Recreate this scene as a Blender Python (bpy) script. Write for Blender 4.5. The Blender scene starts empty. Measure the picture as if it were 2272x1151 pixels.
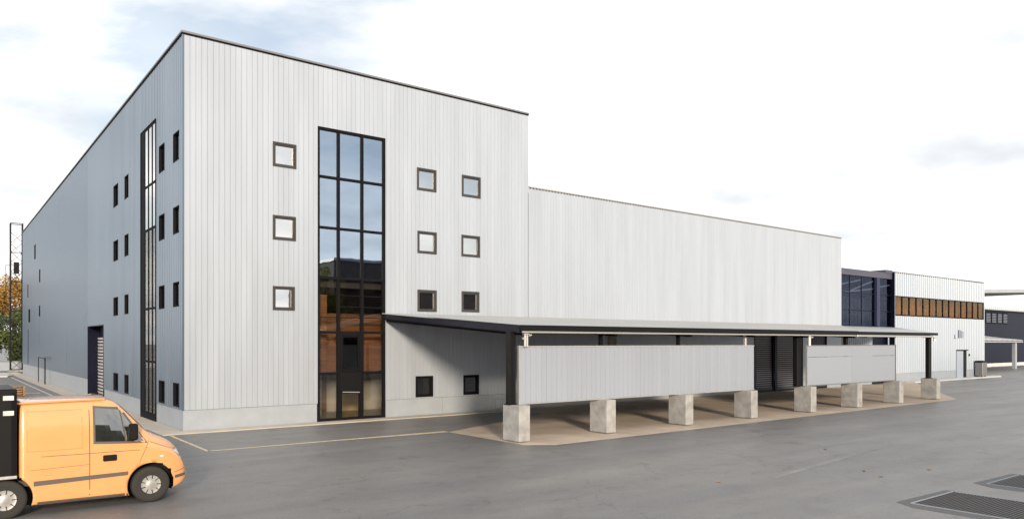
import bpy, bmesh, math, random
from mathutils import Vector
from mathutils.bvhtree import BVHTree
rnd = random.Random(7)
S = bpy.context.scene
COL = S.collection
R = math.radians

# ------------------------------------------------------------------ camera
cam = bpy.data.cameras.new('camera')
cam.sensor_width = 36
cam.lens = 1665 / 2272 * 36
cam.shift_y = 184.5 / 2272
cam.clip_start = 0.1
cam.clip_end = 3000
co = bpy.data.objects.new('camera', cam)
co.location = (-7.732, -31.284, 3.5)
co.rotation_euler = (R(90), 0, R(-37.586))
COL.objects.link(co)
S.camera = co

# ------------------------------------------------------------------ sky and sun
SUN_AZ = -26.0      # degrees from straight in front of the long facade, towards its left end
SUN_EL = 13.5
sdir = Vector((math.sin(R(SUN_AZ)) * math.cos(R(SUN_EL)), -math.cos(R(SUN_AZ)) * math.cos(R(SUN_EL)), math.sin(R(SUN_EL))))
W = bpy.data.worlds.new('World')
S.world = W
W.use_nodes = True
nt = W.node_tree
nt.nodes.clear()
N = lambda t: nt.nodes.new(t)
L = nt.links.new
out = N('ShaderNodeOutputWorld')
sky = N('ShaderNodeTexSky')
sky.sky_type = 'NISHITA'
sky.sun_disc = False
sky.sun_elevation = R(SUN_EL)
sky.sun_rotation = math.atan2(sdir.x, sdir.y)
sky.air_density = 1.0
sky.dust_density = 1.5
bg1 = N('ShaderNodeBackground')
bg1.inputs[1].default_value = 0.12
L(sky.outputs[0], bg1.inputs[0])
tc = N('ShaderNodeTexCoord')
sep = N('ShaderNodeSeparateXYZ')
L(tc.outputs['Generated'], sep.inputs[0])
def wm(op, a, b=None, c=None, clamp=False):
    n = N('ShaderNodeMath')
    n.operation = op
    n.use_clamp = clamp
    for i, v in enumerate((a, b, c)):
        if v is None:
            continue
        if isinstance(v, (int, float)):
            n.inputs[i].default_value = v
        else:
            L(v, n.inputs[i])
    return n.outputs[0]
zz = wm('ADD', wm('MAXIMUM', sep.outputs[2], 0.0), 0.16)
cx_ = wm('DIVIDE', sep.outputs[0], zz)
cy_ = wm('DIVIDE', sep.outputs[1], zz)
cmb = N('ShaderNodeCombineXYZ')
L(cx_, cmb.inputs[0])
L(cy_, cmb.inputs[1])
SKY_OFF = (2.0, 6.4, 1.2)
mp = N('ShaderNodeMapping')
mp.inputs['Location'].default_value = SKY_OFF
L(cmb.outputs[0], mp.inputs[0])
n1 = N('ShaderNodeTexNoise')
n1.inputs['Scale'].default_value = 0.34
n1.inputs['Detail'].default_value = 9
n1.inputs['Roughness'].default_value = 0.58
n1.inputs['Distortion'].default_value = 0.35
L(mp.outputs[0], n1.inputs['Vector'])
n2 = N('ShaderNodeTexNoise')
n2.inputs['Scale'].default_value = 1.9
n2.inputs['Detail'].default_value = 7
L(mp.outputs[0], n2.inputs['Vector'])
mr = N('ShaderNodeMapRange')
mr.interpolation_type = 'SMOOTHSTEP'
mr.inputs[1].default_value = 0.34
mr.inputs[2].default_value = 0.50
L(n1.outputs[0], mr.inputs[0])
cl = N('ShaderNodeMapRange')
cl.inputs[1].default_value = 0.3
cl.inputs[2].default_value = 0.72
cl.inputs[3].default_value = 0.66
cl.inputs[4].default_value = 1.10
L(n2.outputs[0], cl.inputs[0])
bg2 = N('ShaderNodeBackground')
ccol = N('ShaderNodeValToRGB')
ccol.color_ramp.elements[0].position = 0.34
ccol.color_ramp.elements[0].color = (0.90, 0.935, 0.97, 1)
ccol.color_ramp.elements[1].position = 0.56
ccol.color_ramp.elements[1].color = (1.0, 0.985, 0.965, 1)
L(n2.outputs[0], ccol.inputs[0])
L(ccol.outputs[0], bg2.inputs[0])
L(cl.outputs[0], bg2.inputs[1])
mixs = N('ShaderNodeMixShader')
hz = N('ShaderNodeMapRange')       # thin horizon murk
hz.interpolation_type = 'SMOOTHSTEP'
hz.inputs[1].default_value = 0.02
hz.inputs[2].default_value = 0.16
hz.inputs[3].default_value = 0.92
hz.inputs[4].default_value = 0.42
L(sep.outputs[2], hz.inputs[0])
L(wm('MAXIMUM', mr.outputs[0], hz.outputs[0]), mixs.inputs[0])
L(bg1.outputs[0], mixs.inputs[1])
L(bg2.outputs[0], mixs.inputs[2])
L(mixs.outputs[0], out.inputs[0])

sl = bpy.data.lights.new('sun', 'SUN')
sl.energy = 3.6
sl.angle = R(8)
sl.color = (1.0, 0.84, 0.64)
so = bpy.data.objects.new('sun', sl)
so.rotation_euler = (-sdir).to_track_quat('-Z', 'Y').to_euler()
so.location = (0, -40, 40)
COL.objects.link(so)

S.view_settings.view_transform = 'Standard'
S.view_settings.look = 'None'
S.view_settings.exposure = 0.52
S.view_settings.gamma = 1.0
S.view_settings.use_curve_mapping = False
S.render.engine = 'CYCLES'
S.cycles.use_denoising = True
S.cycles.max_bounces = 8
S.cycles.transparent_max_bounces = 12
S.cycles.sample_clamp_indirect = 6

# ------------------------------------------------------------------ materials
def mat(name, col, rough=0.6, metal=0.0, var=0.0, scale=3.0, bump=0.0, bscale=40.0, spec=0.5, objvar=0.0, stretch=None, coat=0.0, col2=None):
    m = bpy.data.materials.new(name)
    m.use_nodes = True
    t = m.node_tree
    b = t.nodes['Principled BSDF']
    b.inputs['Base Color'].default_value = (*col, 1)
    b.inputs['Roughness'].default_value = rough
    b.inputs['Metallic'].default_value = metal
    b.inputs['Specular IOR Level'].default_value = spec
    b.inputs['Coat Weight'].default_value = coat
    b.inputs['Coat Roughness'].default_value = 0.08
    g = t.nodes.new('ShaderNodeNewGeometry')
    pos = g.outputs['Position']
    if stretch:
        mpn = t.nodes.new('ShaderNodeMapping')
        mpn.inputs['Scale'].default_value = stretch
        t.links.new(pos, mpn.inputs[0])
        pos = mpn.outputs[0]
    last = None
    if var or col2:
        n = t.nodes.new('ShaderNodeTexNoise')
        n.inputs['Scale'].default_value = scale
        n.inputs['Detail'].default_value = 6
        n.inputs['Roughness'].default_value = 0.62
        t.links.new(pos, n.inputs['Vector'])
        r = t.nodes.new('ShaderNodeValToRGB')
        r.color_ramp.elements[0].position = 0.32
        r.color_ramp.elements[1].position = 0.68
        a = [max(0, c * (1 - var)) for c in col]
        z = [min(1, c * (1 + var)) for c in col] if col2 is None else col2
        r.color_ramp.elements[0].color = (*a, 1)
        r.color_ramp.elements[1].color = (*z, 1)
        t.links.new(n.outputs[0], r.inputs[0])
        last = r.outputs[0]
        rr = t.nodes.new('ShaderNodeMapRange')
        rr.inputs[3].default_value = max(0.02, rough - 0.08)
        rr.inputs[4].default_value = min(1, rough + 0.08)
        t.links.new(n.outputs[0], rr.inputs[0])
        t.links.new(rr.outputs[0], b.inputs['Roughness'])
    if objvar:
        oi = t.nodes.new('ShaderNodeObjectInfo')
        hs = t.nodes.new('ShaderNodeHueSaturation')
        v = t.nodes.new('ShaderNodeMapRange')
        v.inputs[3].default_value = 1 - objvar
        v.inputs[4].default_value = 1 + objvar
        t.links.new(oi.outputs['Random'], v.inputs[0])
        t.links.new(v.outputs[0], hs.inputs['Value'])
        if last:
            t.links.new(last, hs.inputs['Color'])
        else:
            hs.inputs['Color'].default_value = (*col, 1)
        last = hs.outputs[0]
    if last:
        t.links.new(last, b.inputs['Base Color'])
    if bump:
        bn = t.nodes.new('ShaderNodeTexNoise')
        bn.inputs['Scale'].default_value = bscale
        bn.inputs['Detail'].default_value = 5
        t.links.new(pos, bn.inputs['Vector'])
        bp = t.nodes.new('ShaderNodeBump')
        bp.inputs['Strength'].default_value = bump
        bp.inputs['Distance'].default_value = 0.02
        t.links.new(bn.outputs[0], bp.inputs['Height'])
        t.links.new(bp.outputs[0], b.inputs['Normal'])
    return m

def glass(name, tint, base, refl=(0.95, 0.95, 0.95)):
    """Coated window glass: a mirror share that grows towards grazing, the rest see-through."""
    m = bpy.data.materials.new(name)
    m.use_nodes = True
    t = m.node_tree
    t.nodes.clear()
    o = t.nodes.new('ShaderNodeOutputMaterial')
    tr = t.nodes.new('ShaderNodeBsdfTransparent')
    tr.inputs[0].default_value = (*tint, 1)
    gl = t.nodes.new('ShaderNodeBsdfGlossy')
    gl.inputs['Roughness'].default_value = 0.015
    gl.inputs[0].default_value = (*refl, 1)
    lw = t.nodes.new('ShaderNodeLayerWeight')
    lw.inputs[0].default_value = 0.35
    mr = t.nodes.new('ShaderNodeMapRange')
    mr.inputs[3].default_value = base
    mr.inputs[4].default_value = min(1.0, base + 0.45)
    t.links.new(lw.outputs['Fresnel'], mr.inputs[0])
    g = t.nodes.new('ShaderNodeNewGeometry')
    nz = t.nodes.new('ShaderNodeTexNoise')
    nz.inputs['Scale'].default_value = 0.9
    t.links.new(g.outputs['Position'], nz.inputs['Vector'])
    bp = t.nodes.new('ShaderNodeBump')
    bp.inputs['Strength'].default_value = 0.018
    bp.inputs['Distance'].default_value = 0.05
    t.links.new(nz.outputs[0], bp.inputs['Height'])
    t.links.new(bp.outputs[0], gl.inputs['Normal'])
    mx = t.nodes.new('ShaderNodeMixShader')
    t.links.new(mr.outputs[0], mx.inputs[0])
    t.links.new(tr.outputs[0], mx.inputs[1])
    t.links.new(gl.outputs[0], mx.inputs[2])
    t.links.new(mx.outputs[0], o.inputs[0])
    return m

def polycarb(name):
    m = bpy.data.materials.new(name)
    m.use_nodes = True
    t = m.node_tree
    b = t.nodes['Principled BSDF']
    b.inputs['Base Color'].default_value = (0.42, 0.46, 0.535, 1)
    b.inputs['Roughness'].default_value = 0.12
    b.inputs['Coat Weight'].default_value = 0.5
    tl = t.nodes.new('ShaderNodeBsdfTranslucent')
    tl.inputs[0].default_value = (0.62, 0.66, 0.74, 1)
    mx = t.nodes.new('ShaderNodeMixShader')
    mx.inputs[0].default_value = 0.35
    t.links.new(b.outputs[0], mx.inputs[1])
    t.links.new(tl.outputs[0], mx.inputs[2])
    t.links.new(mx.outputs[0], t.nodes['Material Output'].inputs[0])
    oi = t.nodes.new('ShaderNodeObjectInfo')
    v = t.nodes.new('ShaderNodeMapRange')
    v.inputs[3].default_value = 0.97
    v.inputs[4].default_value = 1.03
    t.links.new(oi.outputs['Random'], v.inputs[0])
    hs = t.nodes.new('ShaderNodeHueSaturation')
    hs.inputs['Color'].default_value = (0.42, 0.46, 0.535, 1)
    t.links.new(v.outputs[0], hs.inputs['Value'])
    t.links.new(hs.outputs[0], b.inputs['Base Color'])
    return m

M = {}
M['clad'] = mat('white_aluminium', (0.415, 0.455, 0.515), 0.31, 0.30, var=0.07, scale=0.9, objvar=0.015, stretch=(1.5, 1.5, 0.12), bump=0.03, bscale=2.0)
M['clad_side'] = mat('shade_toned_aluminium', (0.15, 0.195, 0.255), 0.30, 0.65, var=0.10, scale=0.5, stretch=(1.2, 1.2, 0.1))  # left wall's blue shade is put into this darker base colour
M['clad_far'] = mat('far_aluminium', (0.34, 0.395, 0.47), 0.42, 0.12, var=0.05, scale=0.6, stretch=(1.2, 1.2, 0.1))
M['plinth'] = mat('plinth_grey', (0.28, 0.31, 0.35), 0.7, 0, var=0.07, scale=1.2, bump=0.05, bscale=60)
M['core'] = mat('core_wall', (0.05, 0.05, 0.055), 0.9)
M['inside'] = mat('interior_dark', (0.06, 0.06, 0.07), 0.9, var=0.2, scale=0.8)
M['coping'] = mat('coping_grey', (0.20, 0.20, 0.21), 0.45, 0.4)
M['coping_light'] = mat('coping_light', (0.45, 0.45, 0.44), 0.45, 0.3)
M['dark'] = mat('anthracite_frame', (0.007, 0.007, 0.009), 0.7, 0.0, spec=0.08, var=0.15, scale=4)
M['frame'] = mat('window_frame_grey', (0.036, 0.034, 0.034), 0.5, 0.0, var=0.1, scale=4)
M['navy'] = mat('navy_metal', (0.003, 0.004, 0.015), 0.4, 0.0, spec=0.15, var=0.2, scale=2)
M['steel_blue'] = mat('blue_grey_steel', (0.028, 0.034, 0.075), 0.4, 0.1, spec=0.3)
M['steel'] = mat('galvanised_steel', (0.55, 0.54, 0.52), 0.4, 0.6, var=0.08, scale=8)
M['conc'] = mat('concrete', (0.265, 0.265, 0.265), 0.85, var=0.16, scale=2.6, bump=0.25, bscale=35, col2=(0.37, 0.37, 0.365))
M['slab'] = mat('slab_concrete', (0.44, 0.362, 0.292), 0.75, var=0.18, scale=0.7, bump=0.06, bscale=30)
M['pave'] = mat('pavement_concrete', (0.44, 0.40, 0.35), 0.8, var=0.1, scale=1.0, bump=0.06, bscale=40)
M['kerb'] = mat('kerb_stone', (0.48, 0.49, 0.50), 0.75, var=0.1, scale=1.6)
M['yellow'] = mat('worn_line_paint', (0.56, 0.47, 0.31), 0.7, var=0.25, scale=5)
M['white'] = mat('white_line_paint', (0.55, 0.55, 0.53), 0.7, var=0.2, scale=6)
M['wood'] = mat('timber_brown', (0.27, 0.125, 0.06), 0.55, var=0.35, scale=1.6, stretch=(0.5, 0.5, 9), objvar=0.22)
M['plaster'] = mat('white_plaster', (0.6, 0.6, 0.6), 0.8)
M['lobby'] = mat('lobby_floor', (0.42, 0.42, 0.40), 0.4)
M['poly'] = polycarb('milky_polycarbonate')
M['glass'] = glass('mirror_glass', (0.50, 0.50, 0.50), 0.50, (0.68, 0.81, 0.97))
M['glass_small'] = glass('pale_mirror_glass', (0.4, 0.4, 0.4), 0.68)
M['glass_dark'] = glass('dark_glass', (0.16, 0.18, 0.22), 0.07)
M['glass_low'] = glass('lightly_coated_glass', (0.82, 0.80, 0.76), 0.08)
M['glass_link'] = glass('blue_glass', (0.80, 0.82, 0.88), 0.02, (0.22, 0.24, 0.30))
M['glass_bronze'] = glass('bronze_glass', (0.74, 0.58, 0.36), 0.04, (0.8, 0.7, 0.55))
M['glass_side'] = glass('side_glass', (0.3, 0.35, 0.45), 0.20, (0.75, 0.85, 1.0))
M['glass_clear'] = glass('clear_glass', (0.88, 0.82, 0.70), 0.02)
M['roof'] = mat('roof_sheet', (0.36, 0.375, 0.385), 0.45, 0.15, var=0.06, scale=0.6)
M['parapet'] = mat('dull_violet_metal', (0.085, 0.085, 0.12), 0.5, 0.2)
M['tube'] = mat('grey_tube', (0.36, 0.39, 0.46), 0.4, 0.3)
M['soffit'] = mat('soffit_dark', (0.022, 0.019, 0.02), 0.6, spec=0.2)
M['black'] = mat('matt_black', (0.006, 0.006, 0.007), 0.5, spec=0.2)
M['slat'] = mat('louvre_slat', (0.20, 0.22, 0.27), 0.4, 0.4)
M['blind'] = mat('blind_slat', (0.5, 0.5, 0.5), 0.5)
M['tyre'] = mat('tyre_rubber', (0.022, 0.021, 0.02), 0.85, bump=0.1, bscale=80)
M['chrome'] = mat('hub_silver', (0.62, 0.61, 0.59), 0.3, 0.7)
M['paint'] = mat('orange_paint', (0.66, 0.315, 0.125), 0.24, 0.0, var=0.04, scale=1.5, coat=0.9)
M['trim'] = mat('grey_trim', (0.09, 0.075, 0.065), 0.6)
M['lens'] = mat('headlight_lens', (0.75, 0.76, 0.78), 0.12, 0.3, coat=1.0)
M['bark'] = mat('bark', (0.07, 0.05, 0.035), 0.9, var=0.3, scale=6)
M['leaf_o'] = mat('autumn_leaves', (0.34, 0.15, 0.025), 0.7, var=0.5, scale=0.35, col2=(0.42, 0.25, 0.04))
M['leaf_g'] = mat('green_leaves', (0.035, 0.065, 0.018), 0.7, var=0.4, scale=0.4, col2=(0.11, 0.14, 0.035))
M['leaf_y'] = mat('yellow_green_leaves', (0.15, 0.16, 0.03), 0.7, var=0.4, scale=0.5, col2=(0.25, 0.24, 0.05))
M['brick'] = mat('dark_brick', (0.045, 0.035, 0.035), 0.85, var=0.3, scale=0.6)
M['pallet'] = mat('pallet_wood', (0.28, 0.16, 0.07), 0.85, var=0.3, scale=5)
M['deadleaf'] = mat('dry_leaf', (0.35, 0.20, 0.07), 0.8)

# asphalt: worn patches, fine grain, long wheel-worn streaks along the yard
def asphalt():
    m = bpy.data.materials.new('asphalt')
    m.use_nodes = True
    t = m.node_tree
    b = t.nodes['Principled BSDF']
    g = t.nodes.new('ShaderNodeNewGeometry')
    def noise(scale, st=None, det=6, rough=0.6):
        src = g.outputs['Position']
        if st:
            mpn = t.nodes.new('ShaderNodeMapping')
            mpn.inputs['Scale'].default_value = st
            t.links.new(src, mpn.inputs[0])
            src = mpn.outputs[0]
        n = t.nodes.new('ShaderNodeTexNoise')
        n.inputs['Scale'].default_value = scale
        n.inputs['Detail'].default_value = det
        n.inputs['Roughness'].default_value = rough
        t.links.new(src, n.inputs['Vector'])
        return n.outputs[0]
    def ramp(src, p0, c0, p1, c1):
        r = t.nodes.new('ShaderNodeValToRGB')
        r.color_ramp.elements[0].position = p0
        r.color_ramp.elements[1].position = p1
        r.color_ramp.elements[0].color = (*c0, 1)
        r.color_ramp.elements[1].color = (*c1, 1)
        t.links.new(src, r.inputs[0])
        return r.outputs[0]
    def mul(a, c, f):
        x = t.nodes.new('ShaderNodeMix')
        x.data_type = 'RGBA'
        x.blend_type = 'MULTIPLY'
        x.inputs[0].default_value = f
        t.links.new(a, x.inputs[6])
        t.links.new(c, x.inputs[7])
        return x.outputs[2]
    base = ramp(noise(0.16), 0.3, (0.145, 0.145, 0.15), 0.7, (0.19, 0.185, 0.18))
    streak = ramp(noise(0.5, (0.12, 1.6, 1)), 0.35, (0.82, 0.82, 0.83), 0.65, (1.12, 1.1, 1.06))
    grain = ramp(noise(45, None, 3), 0.3, (0.55, 0.55, 0.55), 0.7, (1.4, 1.4, 1.4))
    stain = ramp(noise(1.1, None, 7, 0.7), 0.36, (0.74, 0.74, 0.75), 0.5, (1, 1, 1))
    speck = ramp(noise(13, None, 4, 0.7), 0.35, (0.78, 0.78, 0.79), 0.65, (1.2, 1.2, 1.19))
    base = mul(base, speck, 0.55)
    c = mul(mul(mul(base, streak, 0.8), grain, 0.55), stain, 0.6)
    vo = t.nodes.new('ShaderNodeTexVoronoi')
    vo.feature = 'DISTANCE_TO_EDGE'
    vo.inputs['Scale'].default_value = 0.16
    wv = t.nodes.new('ShaderNodeMix')
    wv.data_type = 'VECTOR'
    wv.inputs[0].default_value = 0.12
    nn_ = t.nodes.new('ShaderNodeTexNoise')
    nn_.inputs['Scale'].default_value = 0.9
    nn_.inputs['Detail'].default_value = 6
    t.links.new(g.outputs['Position'], nn_.inputs['Vector'])
    sc_ = t.nodes.new('ShaderNodeVectorMath')
    sc_.operation = 'MULTIPLY_ADD'
    sc_.inputs[1].default_value = (3.0, 3.0, 0)
    t.links.new(nn_.outputs['Color'], sc_.inputs[0])
    t.links.new(g.outputs['Position'], sc_.inputs[2])
    t.links.new(sc_.outputs[0], vo.inputs['Vector'])
    c = mul(c, ramp(vo.outputs['Distance'], 0.0015, (0.45, 0.45, 0.46), 0.0045, (1, 1, 1)), 0.7)
    spot = ramp(noise(2.3, None, 3, 0.5), 0.69, (1, 1, 1), 0.74, (0.62, 0.62, 0.62))
    c = mul(c, spot, 0.6)
    t.links.new(c, b.inputs['Base Color'])
    r = t.nodes.new('ShaderNodeMapRange')
    r.inputs[3].default_value = 0.38
    r.inputs[4].default_value = 0.60
    t.links.new(noise(0.7, (0.3, 1.2, 1)), r.inputs[0])
    t.links.new(r.outputs[0], b.inputs['Roughness'])
    bp = t.nodes.new('ShaderNodeBump')
    bp.inputs['Strength'].default_value = 0.22
    bp.inputs['Distance'].default_value = 0.01
    t.links.new(noise(60, None, 4), bp.inputs['Height'])
    t.links.new(bp.outputs[0], b.inputs['Normal'])
    return m
M['asphalt'] = asphalt()
M['tar'] = mat('tar_patch', (0.07, 0.07, 0.075), 0.6, var=0.25, scale=9, bump=0.2, bscale=70)

# ------------------------------------------------------------------ helpers
def wl(o):
    v = Vector((0, 0, 0))
    while o is not None:
        v = v + o.location
        o = o.parent
    return v

def link(name, me, m, parent=None, loc=None):
    o = bpy.data.objects.new(name, me)
    COL.objects.link(o)
    if m is not None and not me.materials:
        me.materials.append(m)
    if parent is not None:
        o.parent = parent
        o.location = (Vector(loc) if loc else Vector((0, 0, 0))) - wl(parent)
    elif loc:
        o.location = loc
    return o

def tag(o, label=None, cat=None, group=None, kind=None):
    if label: o['label'] = label
    if cat: o['category'] = cat
    if group: o['group'] = group
    if kind: o['kind'] = kind
    return o

def thing(name, label, cat, loc=(0, 0, 0), group=None):
    o = bpy.data.objects.new(name, None)
    o.empty_display_size = 0.3
    COL.objects.link(o)
    o.location = loc
    return tag(o, label, cat, group)

FRONT = lambda a, d, z: (a, d, z)          # facade running along x, depth into the building = +y
SIDE = lambda a, d, z: (d, a, z)           # facade running along y, depth into the building = +x

class MB:
    def __init__(s, T=FRONT):
        s.v = []; s.f = []; s.T = T
    def q(s, *pts):
        i = len(s.v)
        s.v += [tuple(p) for p in pts]
        s.f.append(tuple(range(i, i + len(pts))))
    def box(s, a0, a1, d0, d1, z0, z1):
        T = s.T
        i = len(s.v)
        s.v += [T(a, d, z) for z in (z0, z1) for d in (d0, d1) for a in (a0, a1)]
        for f in ((0, 1, 3, 2), (4, 6, 7, 5), (0, 4, 5, 1), (2, 3, 7, 6), (0, 2, 6, 4), (1, 5, 7, 3)):
            s.f.append(tuple(i + k for k in f))
        return s
    def ring(s, a0, a1, z0, z1, w, d0, d1):
        s.box(a0, a0 + w, d0, d1, z0, z1)
        s.box(a1 - w, a1, d0, d1, z0, z1)
        s.box(a0 + w, a1 - w, d0, d1, z0, z0 + w)
        s.box(a0 + w, a1 - w, d0, d1, z1 - w, z1)
        return s
    def prism(s, poly, z0, z1):
        """poly: list of (x,y); z0/z1 numbers or functions of (x,y)"""
        g = lambda z, p: z(*p) if callable(z) else z
        n = len(poly); i = len(s.v)
        s.v += [(p[0], p[1], g(z0, p)) for p in poly] + [(p[0], p[1], g(z1, p)) for p in poly]
        s.f.append(tuple(i + k for k in range(n))[::-1])
        s.f.append(tuple(i + n + k for k in range(n)))
        for k in range(n):
            s.f.append((i + k, i + (k + 1) % n, i + n + (k + 1) % n, i + n + k))
        return s
    def bar(s, p, q, w, h=None):
        p = Vector(p); q = Vector(q); h = h or w
        d = (q - p).normalized()
        up = Vector((0, 0, 1)) if abs(d.z) < 0.9 else Vector((1, 0, 0))
        x = d.cross(up).normalized() * w / 2
        y = x.cross(d).normalized() * h / 2
        i = len(s.v)
        for c in (p, q):
            s.v += [tuple(c + x + y), tuple(c - x + y), tuple(c - x - y), tuple(c + x - y)]
        for f in ((0, 1, 2, 3), (7, 6, 5, 4), (0, 4, 5, 1), (1, 5, 6, 2), (2, 6, 7, 3), (3, 7, 4, 0)):
            s.f.append(tuple(i + k for k in f))
        return s
    def cyl(s, p, q, r0, r1=None, n=12):
        p = Vector(p); q = Vector(q); r1 = r0 if r1 is None else r1
        d = (q - p).normalized()
        up = Vector((0, 0, 1)) if abs(d.z) < 0.9 else Vector((1, 0, 0))
        x = d.cross(up).normalized(); y = x.cross(d).normalized()
        i = len(s.v)
        for c, r in ((p, r0), (q, r1)):
            s.v += [tuple(c + x * r * math.cos(2 * math.pi * k / n) + y * r * math.sin(2 * math.pi * k / n)) for k in range(n)]
        for k in range(n):
            s.f.append((i + k, i + (k + 1) % n, i + n + (k + 1) % n, i + n + k))
        s.f.append(tuple(i + k for k in range(n)))
        s.f.append(tuple(i + n + k for k in range(n)))
        return s
    def lathe(s, prof, axis_pt, n=32):
        """profile [(r, y)] turned about the y axis through axis_pt"""
        i = len(s.v); m = len(prof)
        for k in range(n):
            a = 2 * math.pi * k / n
            for r, y in prof:
                s.v.append((axis_pt[0] + r * math.cos(a), axis_pt[1] + y, axis_pt[2] + r * math.sin(a)))
        for k in range(n):
            for j in range(m - 1):
                k2 = (k + 1) % n
                s.f.append((i + k * m + j, i + k2 * m + j, i + k2 * m + j + 1, i + k * m + j + 1))
        return s
    def mesh(s, name, smooth=False, normals=True, bevel=0.0):
        me = bpy.data.meshes.new(name)
        me.from_pydata(s.v, [], s.f)
        if normals or bevel:
            bm = bmesh.new()
            bm.from_mesh(me)
            if bevel:
                bmesh.ops.bevel(bm, geom=bm.edges[:], offset=bevel, segments=1, affect='EDGES', clamp_overlap=True)
            bmesh.ops.recalc_face_normals(bm, faces=bm.faces[:])
            bm.to_mesh(me)
            bm.free()
        if smooth:
            for p in me.polygons: p.use_smooth = True
        me.update()
        return me
    def build(s, name, m, parent=None, **k):
        return link(name, s.mesh(name, **k), m, parent)

def cut(a0, a1, z0, z1, ops):
    """rectangles left of a wall strip after the openings (a0,a1,z0,z1) are taken out"""
    ops = [o for o in ops if o[0] < a1 - 1e-6 and o[1] > a0 + 1e-6]
    xs = sorted({a0, a1} | {x for o in ops for x in o[:2] if a0 < x < a1})
    res = []
    for p, q in zip(xs, xs[1:]):
        mid = (p + q) / 2
        iv = sorted((o[2], o[3]) for o in ops if o[0] <= mid <= o[1])
        z = z0
        for lo, hi in iv:
            if lo > z + 1e-6: res.append((p, q, z, min(lo, z1)))
            z = max(z, hi)
        if z < z1 - 1e-6: res.append((p, q, z, z1))
    return res

def core_wall(parent, T, a0, a1, z0, z1, d0, d1, ops, name='core_wall', m=None):
    b = MB(T)
    for p, q, lo, hi in cut(a0, a1, z0, z1, ops):
        b.box(p, q, d0, d1, lo, hi)
    return b.build(name, m or M['core'], parent)

PC = {}
def panel_mesh(w, rects, ch, depth):
    b = MB()
    for p, q, lo, hi in rects:
        l = ch if p < 1e-6 else 0
        r = ch if q > w - 1e-6 else 0
        pr = [(p, depth), (p, ch * 1.3 if l else 0)]
        if l: pr.append((p + l, 0))
        mid = w / 2
        if r: pr.append((q - r, 0))
        pr += [(q, ch * 1.3 if r else 0), (q, depth)]
        n = len(pr); i = len(b.v)
        b.v += [(x, d, lo) for x, d in pr] + [(x, d, hi) for x, d in pr]
        for k in range(n - 1):
            b.f.append((i + k, i + k + 1, i + n + k + 1, i + n + k))
        b.f.append(tuple(i + k for k in range(n))[::-1])
        b.f.append(tuple(i + n + k for k in range(n)))
    return b.mesh('panel', normals=False)

def clad_panels(parent, a0, a1, z0, z1, ops, y0, m, pitch=0.222, gap=0.005, depth=0.05):
    n = round((a1 - a0) / pitch)
    w = (a1 - a0) / n
    for k in range(n):
        p = a0 + k * w
        pw = w - gap
        rel = [(o[0] - p, o[1] - p, o[2], o[3]) for o in ops]
        rects = cut(0, pw, z0, z1, rel)
        if not rects: continue
        groups = []                      # pieces above and below an opening are panels of their own
        for r in rects:
            hit = [g for g in groups if any(abs(o[1] - r[0]) < 1e-6 and o[2] < r[3] and r[2] < o[3] for o in g)]
            new = [r]
            for g in hit:
                groups.remove(g); new = g + new
            groups.append(new)
        for rects in groups:
            full = len(rects) == 1 and abs(rects[0][1] - rects[0][0] - pw) < 1e-6
            key = (round(pw, 4), round(rects[0][2], 3), round(rects[0][3], 3)) if full else None
            me = PC.get(key) if key else None
            if me is None:
                me = panel_mesh(pw, rects, 0.007, depth)
                if key: PC[key] = me
            link('panel', me, m, parent, (p, y0, 0))

def ribbed(parent, T, a0, a1, z0, z1, ops, d0, m, pitch=0.30, depth=0.045, name='cladding', flat=0.5):
    """one ribbed metal sheet with its openings cut out"""
    br = []
    n = max(1, round((a1 - a0) / pitch)); w = (a1 - a0) / n
    for k in range(n):
        for t, d in ((0, 0), (flat, 0), (flat + 0.1, depth), (0.9, depth)):
            br.append((a0 + (k + t) * w, d))
    br.append((a1, 0))
    def dep(x):
        for (p, dp), (q, dq) in zip(br, br[1:]):
            if p - 1e-9 <= x <= q + 1e-9:
                return dp + (dq - dp) * (x - p) / max(1e-9, q - p)
        return 0
    extra = sorted({x for o in ops for x in o[:2] if a0 < x < a1})
    pts = sorted(br + [(x, dep(x)) for x in extra])
    b = MB(T)
    for (p, dp), (q, dq) in zip(pts, pts[1:]):
        if q - p < 1e-6: continue
        for _, _, lo, hi in cut(p, q, z0, z1, ops):
            b.q(T(p, d0 + dp, lo), T(q, d0 + dq, lo), T(q, d0 + dq, hi), T(p, d0 + dp, hi))
    o = b.build(name, m, parent, normals=False)
    o['kind'] = 'stuff'
    return o

def window(parent, T, r, gl, proud=0.03, deep=0.12, w1=0.075, w2=0.055, m=None, label=None):
    a0, a1, z0, z1 = r
    b = MB(T)
    b.ring(a0, a1, z0, z1, w1, -proud, deep)
    b.ring(a0 + w1, a1 - w1, z0 + w1, z1 - w1, w2, -proud + 0.035, deep - 0.01)
    f = b.build('window', m or M['frame'], parent, bevel=0.006)
    i = w1 + w2
    MB(T).box(a0 + i, a1 - i, deep - 0.045, deep - 0.03, z0 + i, z1 - i).build('pane', gl, f)
    if label: f['label'] = label
    return f

def slats(parent, T, a0, a1, z0, z1, d, pitch, m, name='slats', tilt=0.03, th=0.02):
    b = MB(T)
    z = z0
    while z + pitch <= z1:
        i = len(b.v)
        for a in (a0, a1):
            b.v += [T(a, d, z), T(a, d - tilt, z + pitch * 0.62), T(a, d + th, z + pitch * 0.62), T(a, d + th, z)]
        for f in ((0, 4, 5, 1), (1, 5, 6, 2), (2, 6, 7, 3), (3, 7, 4, 0), (0, 1, 2, 3), (7, 6, 5, 4)):
            b.f.append(tuple(i + k for k in f))
        z += pitch
    o = b.build(name, m, parent)
    o['kind'] = 'stuff'
    return o

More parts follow.
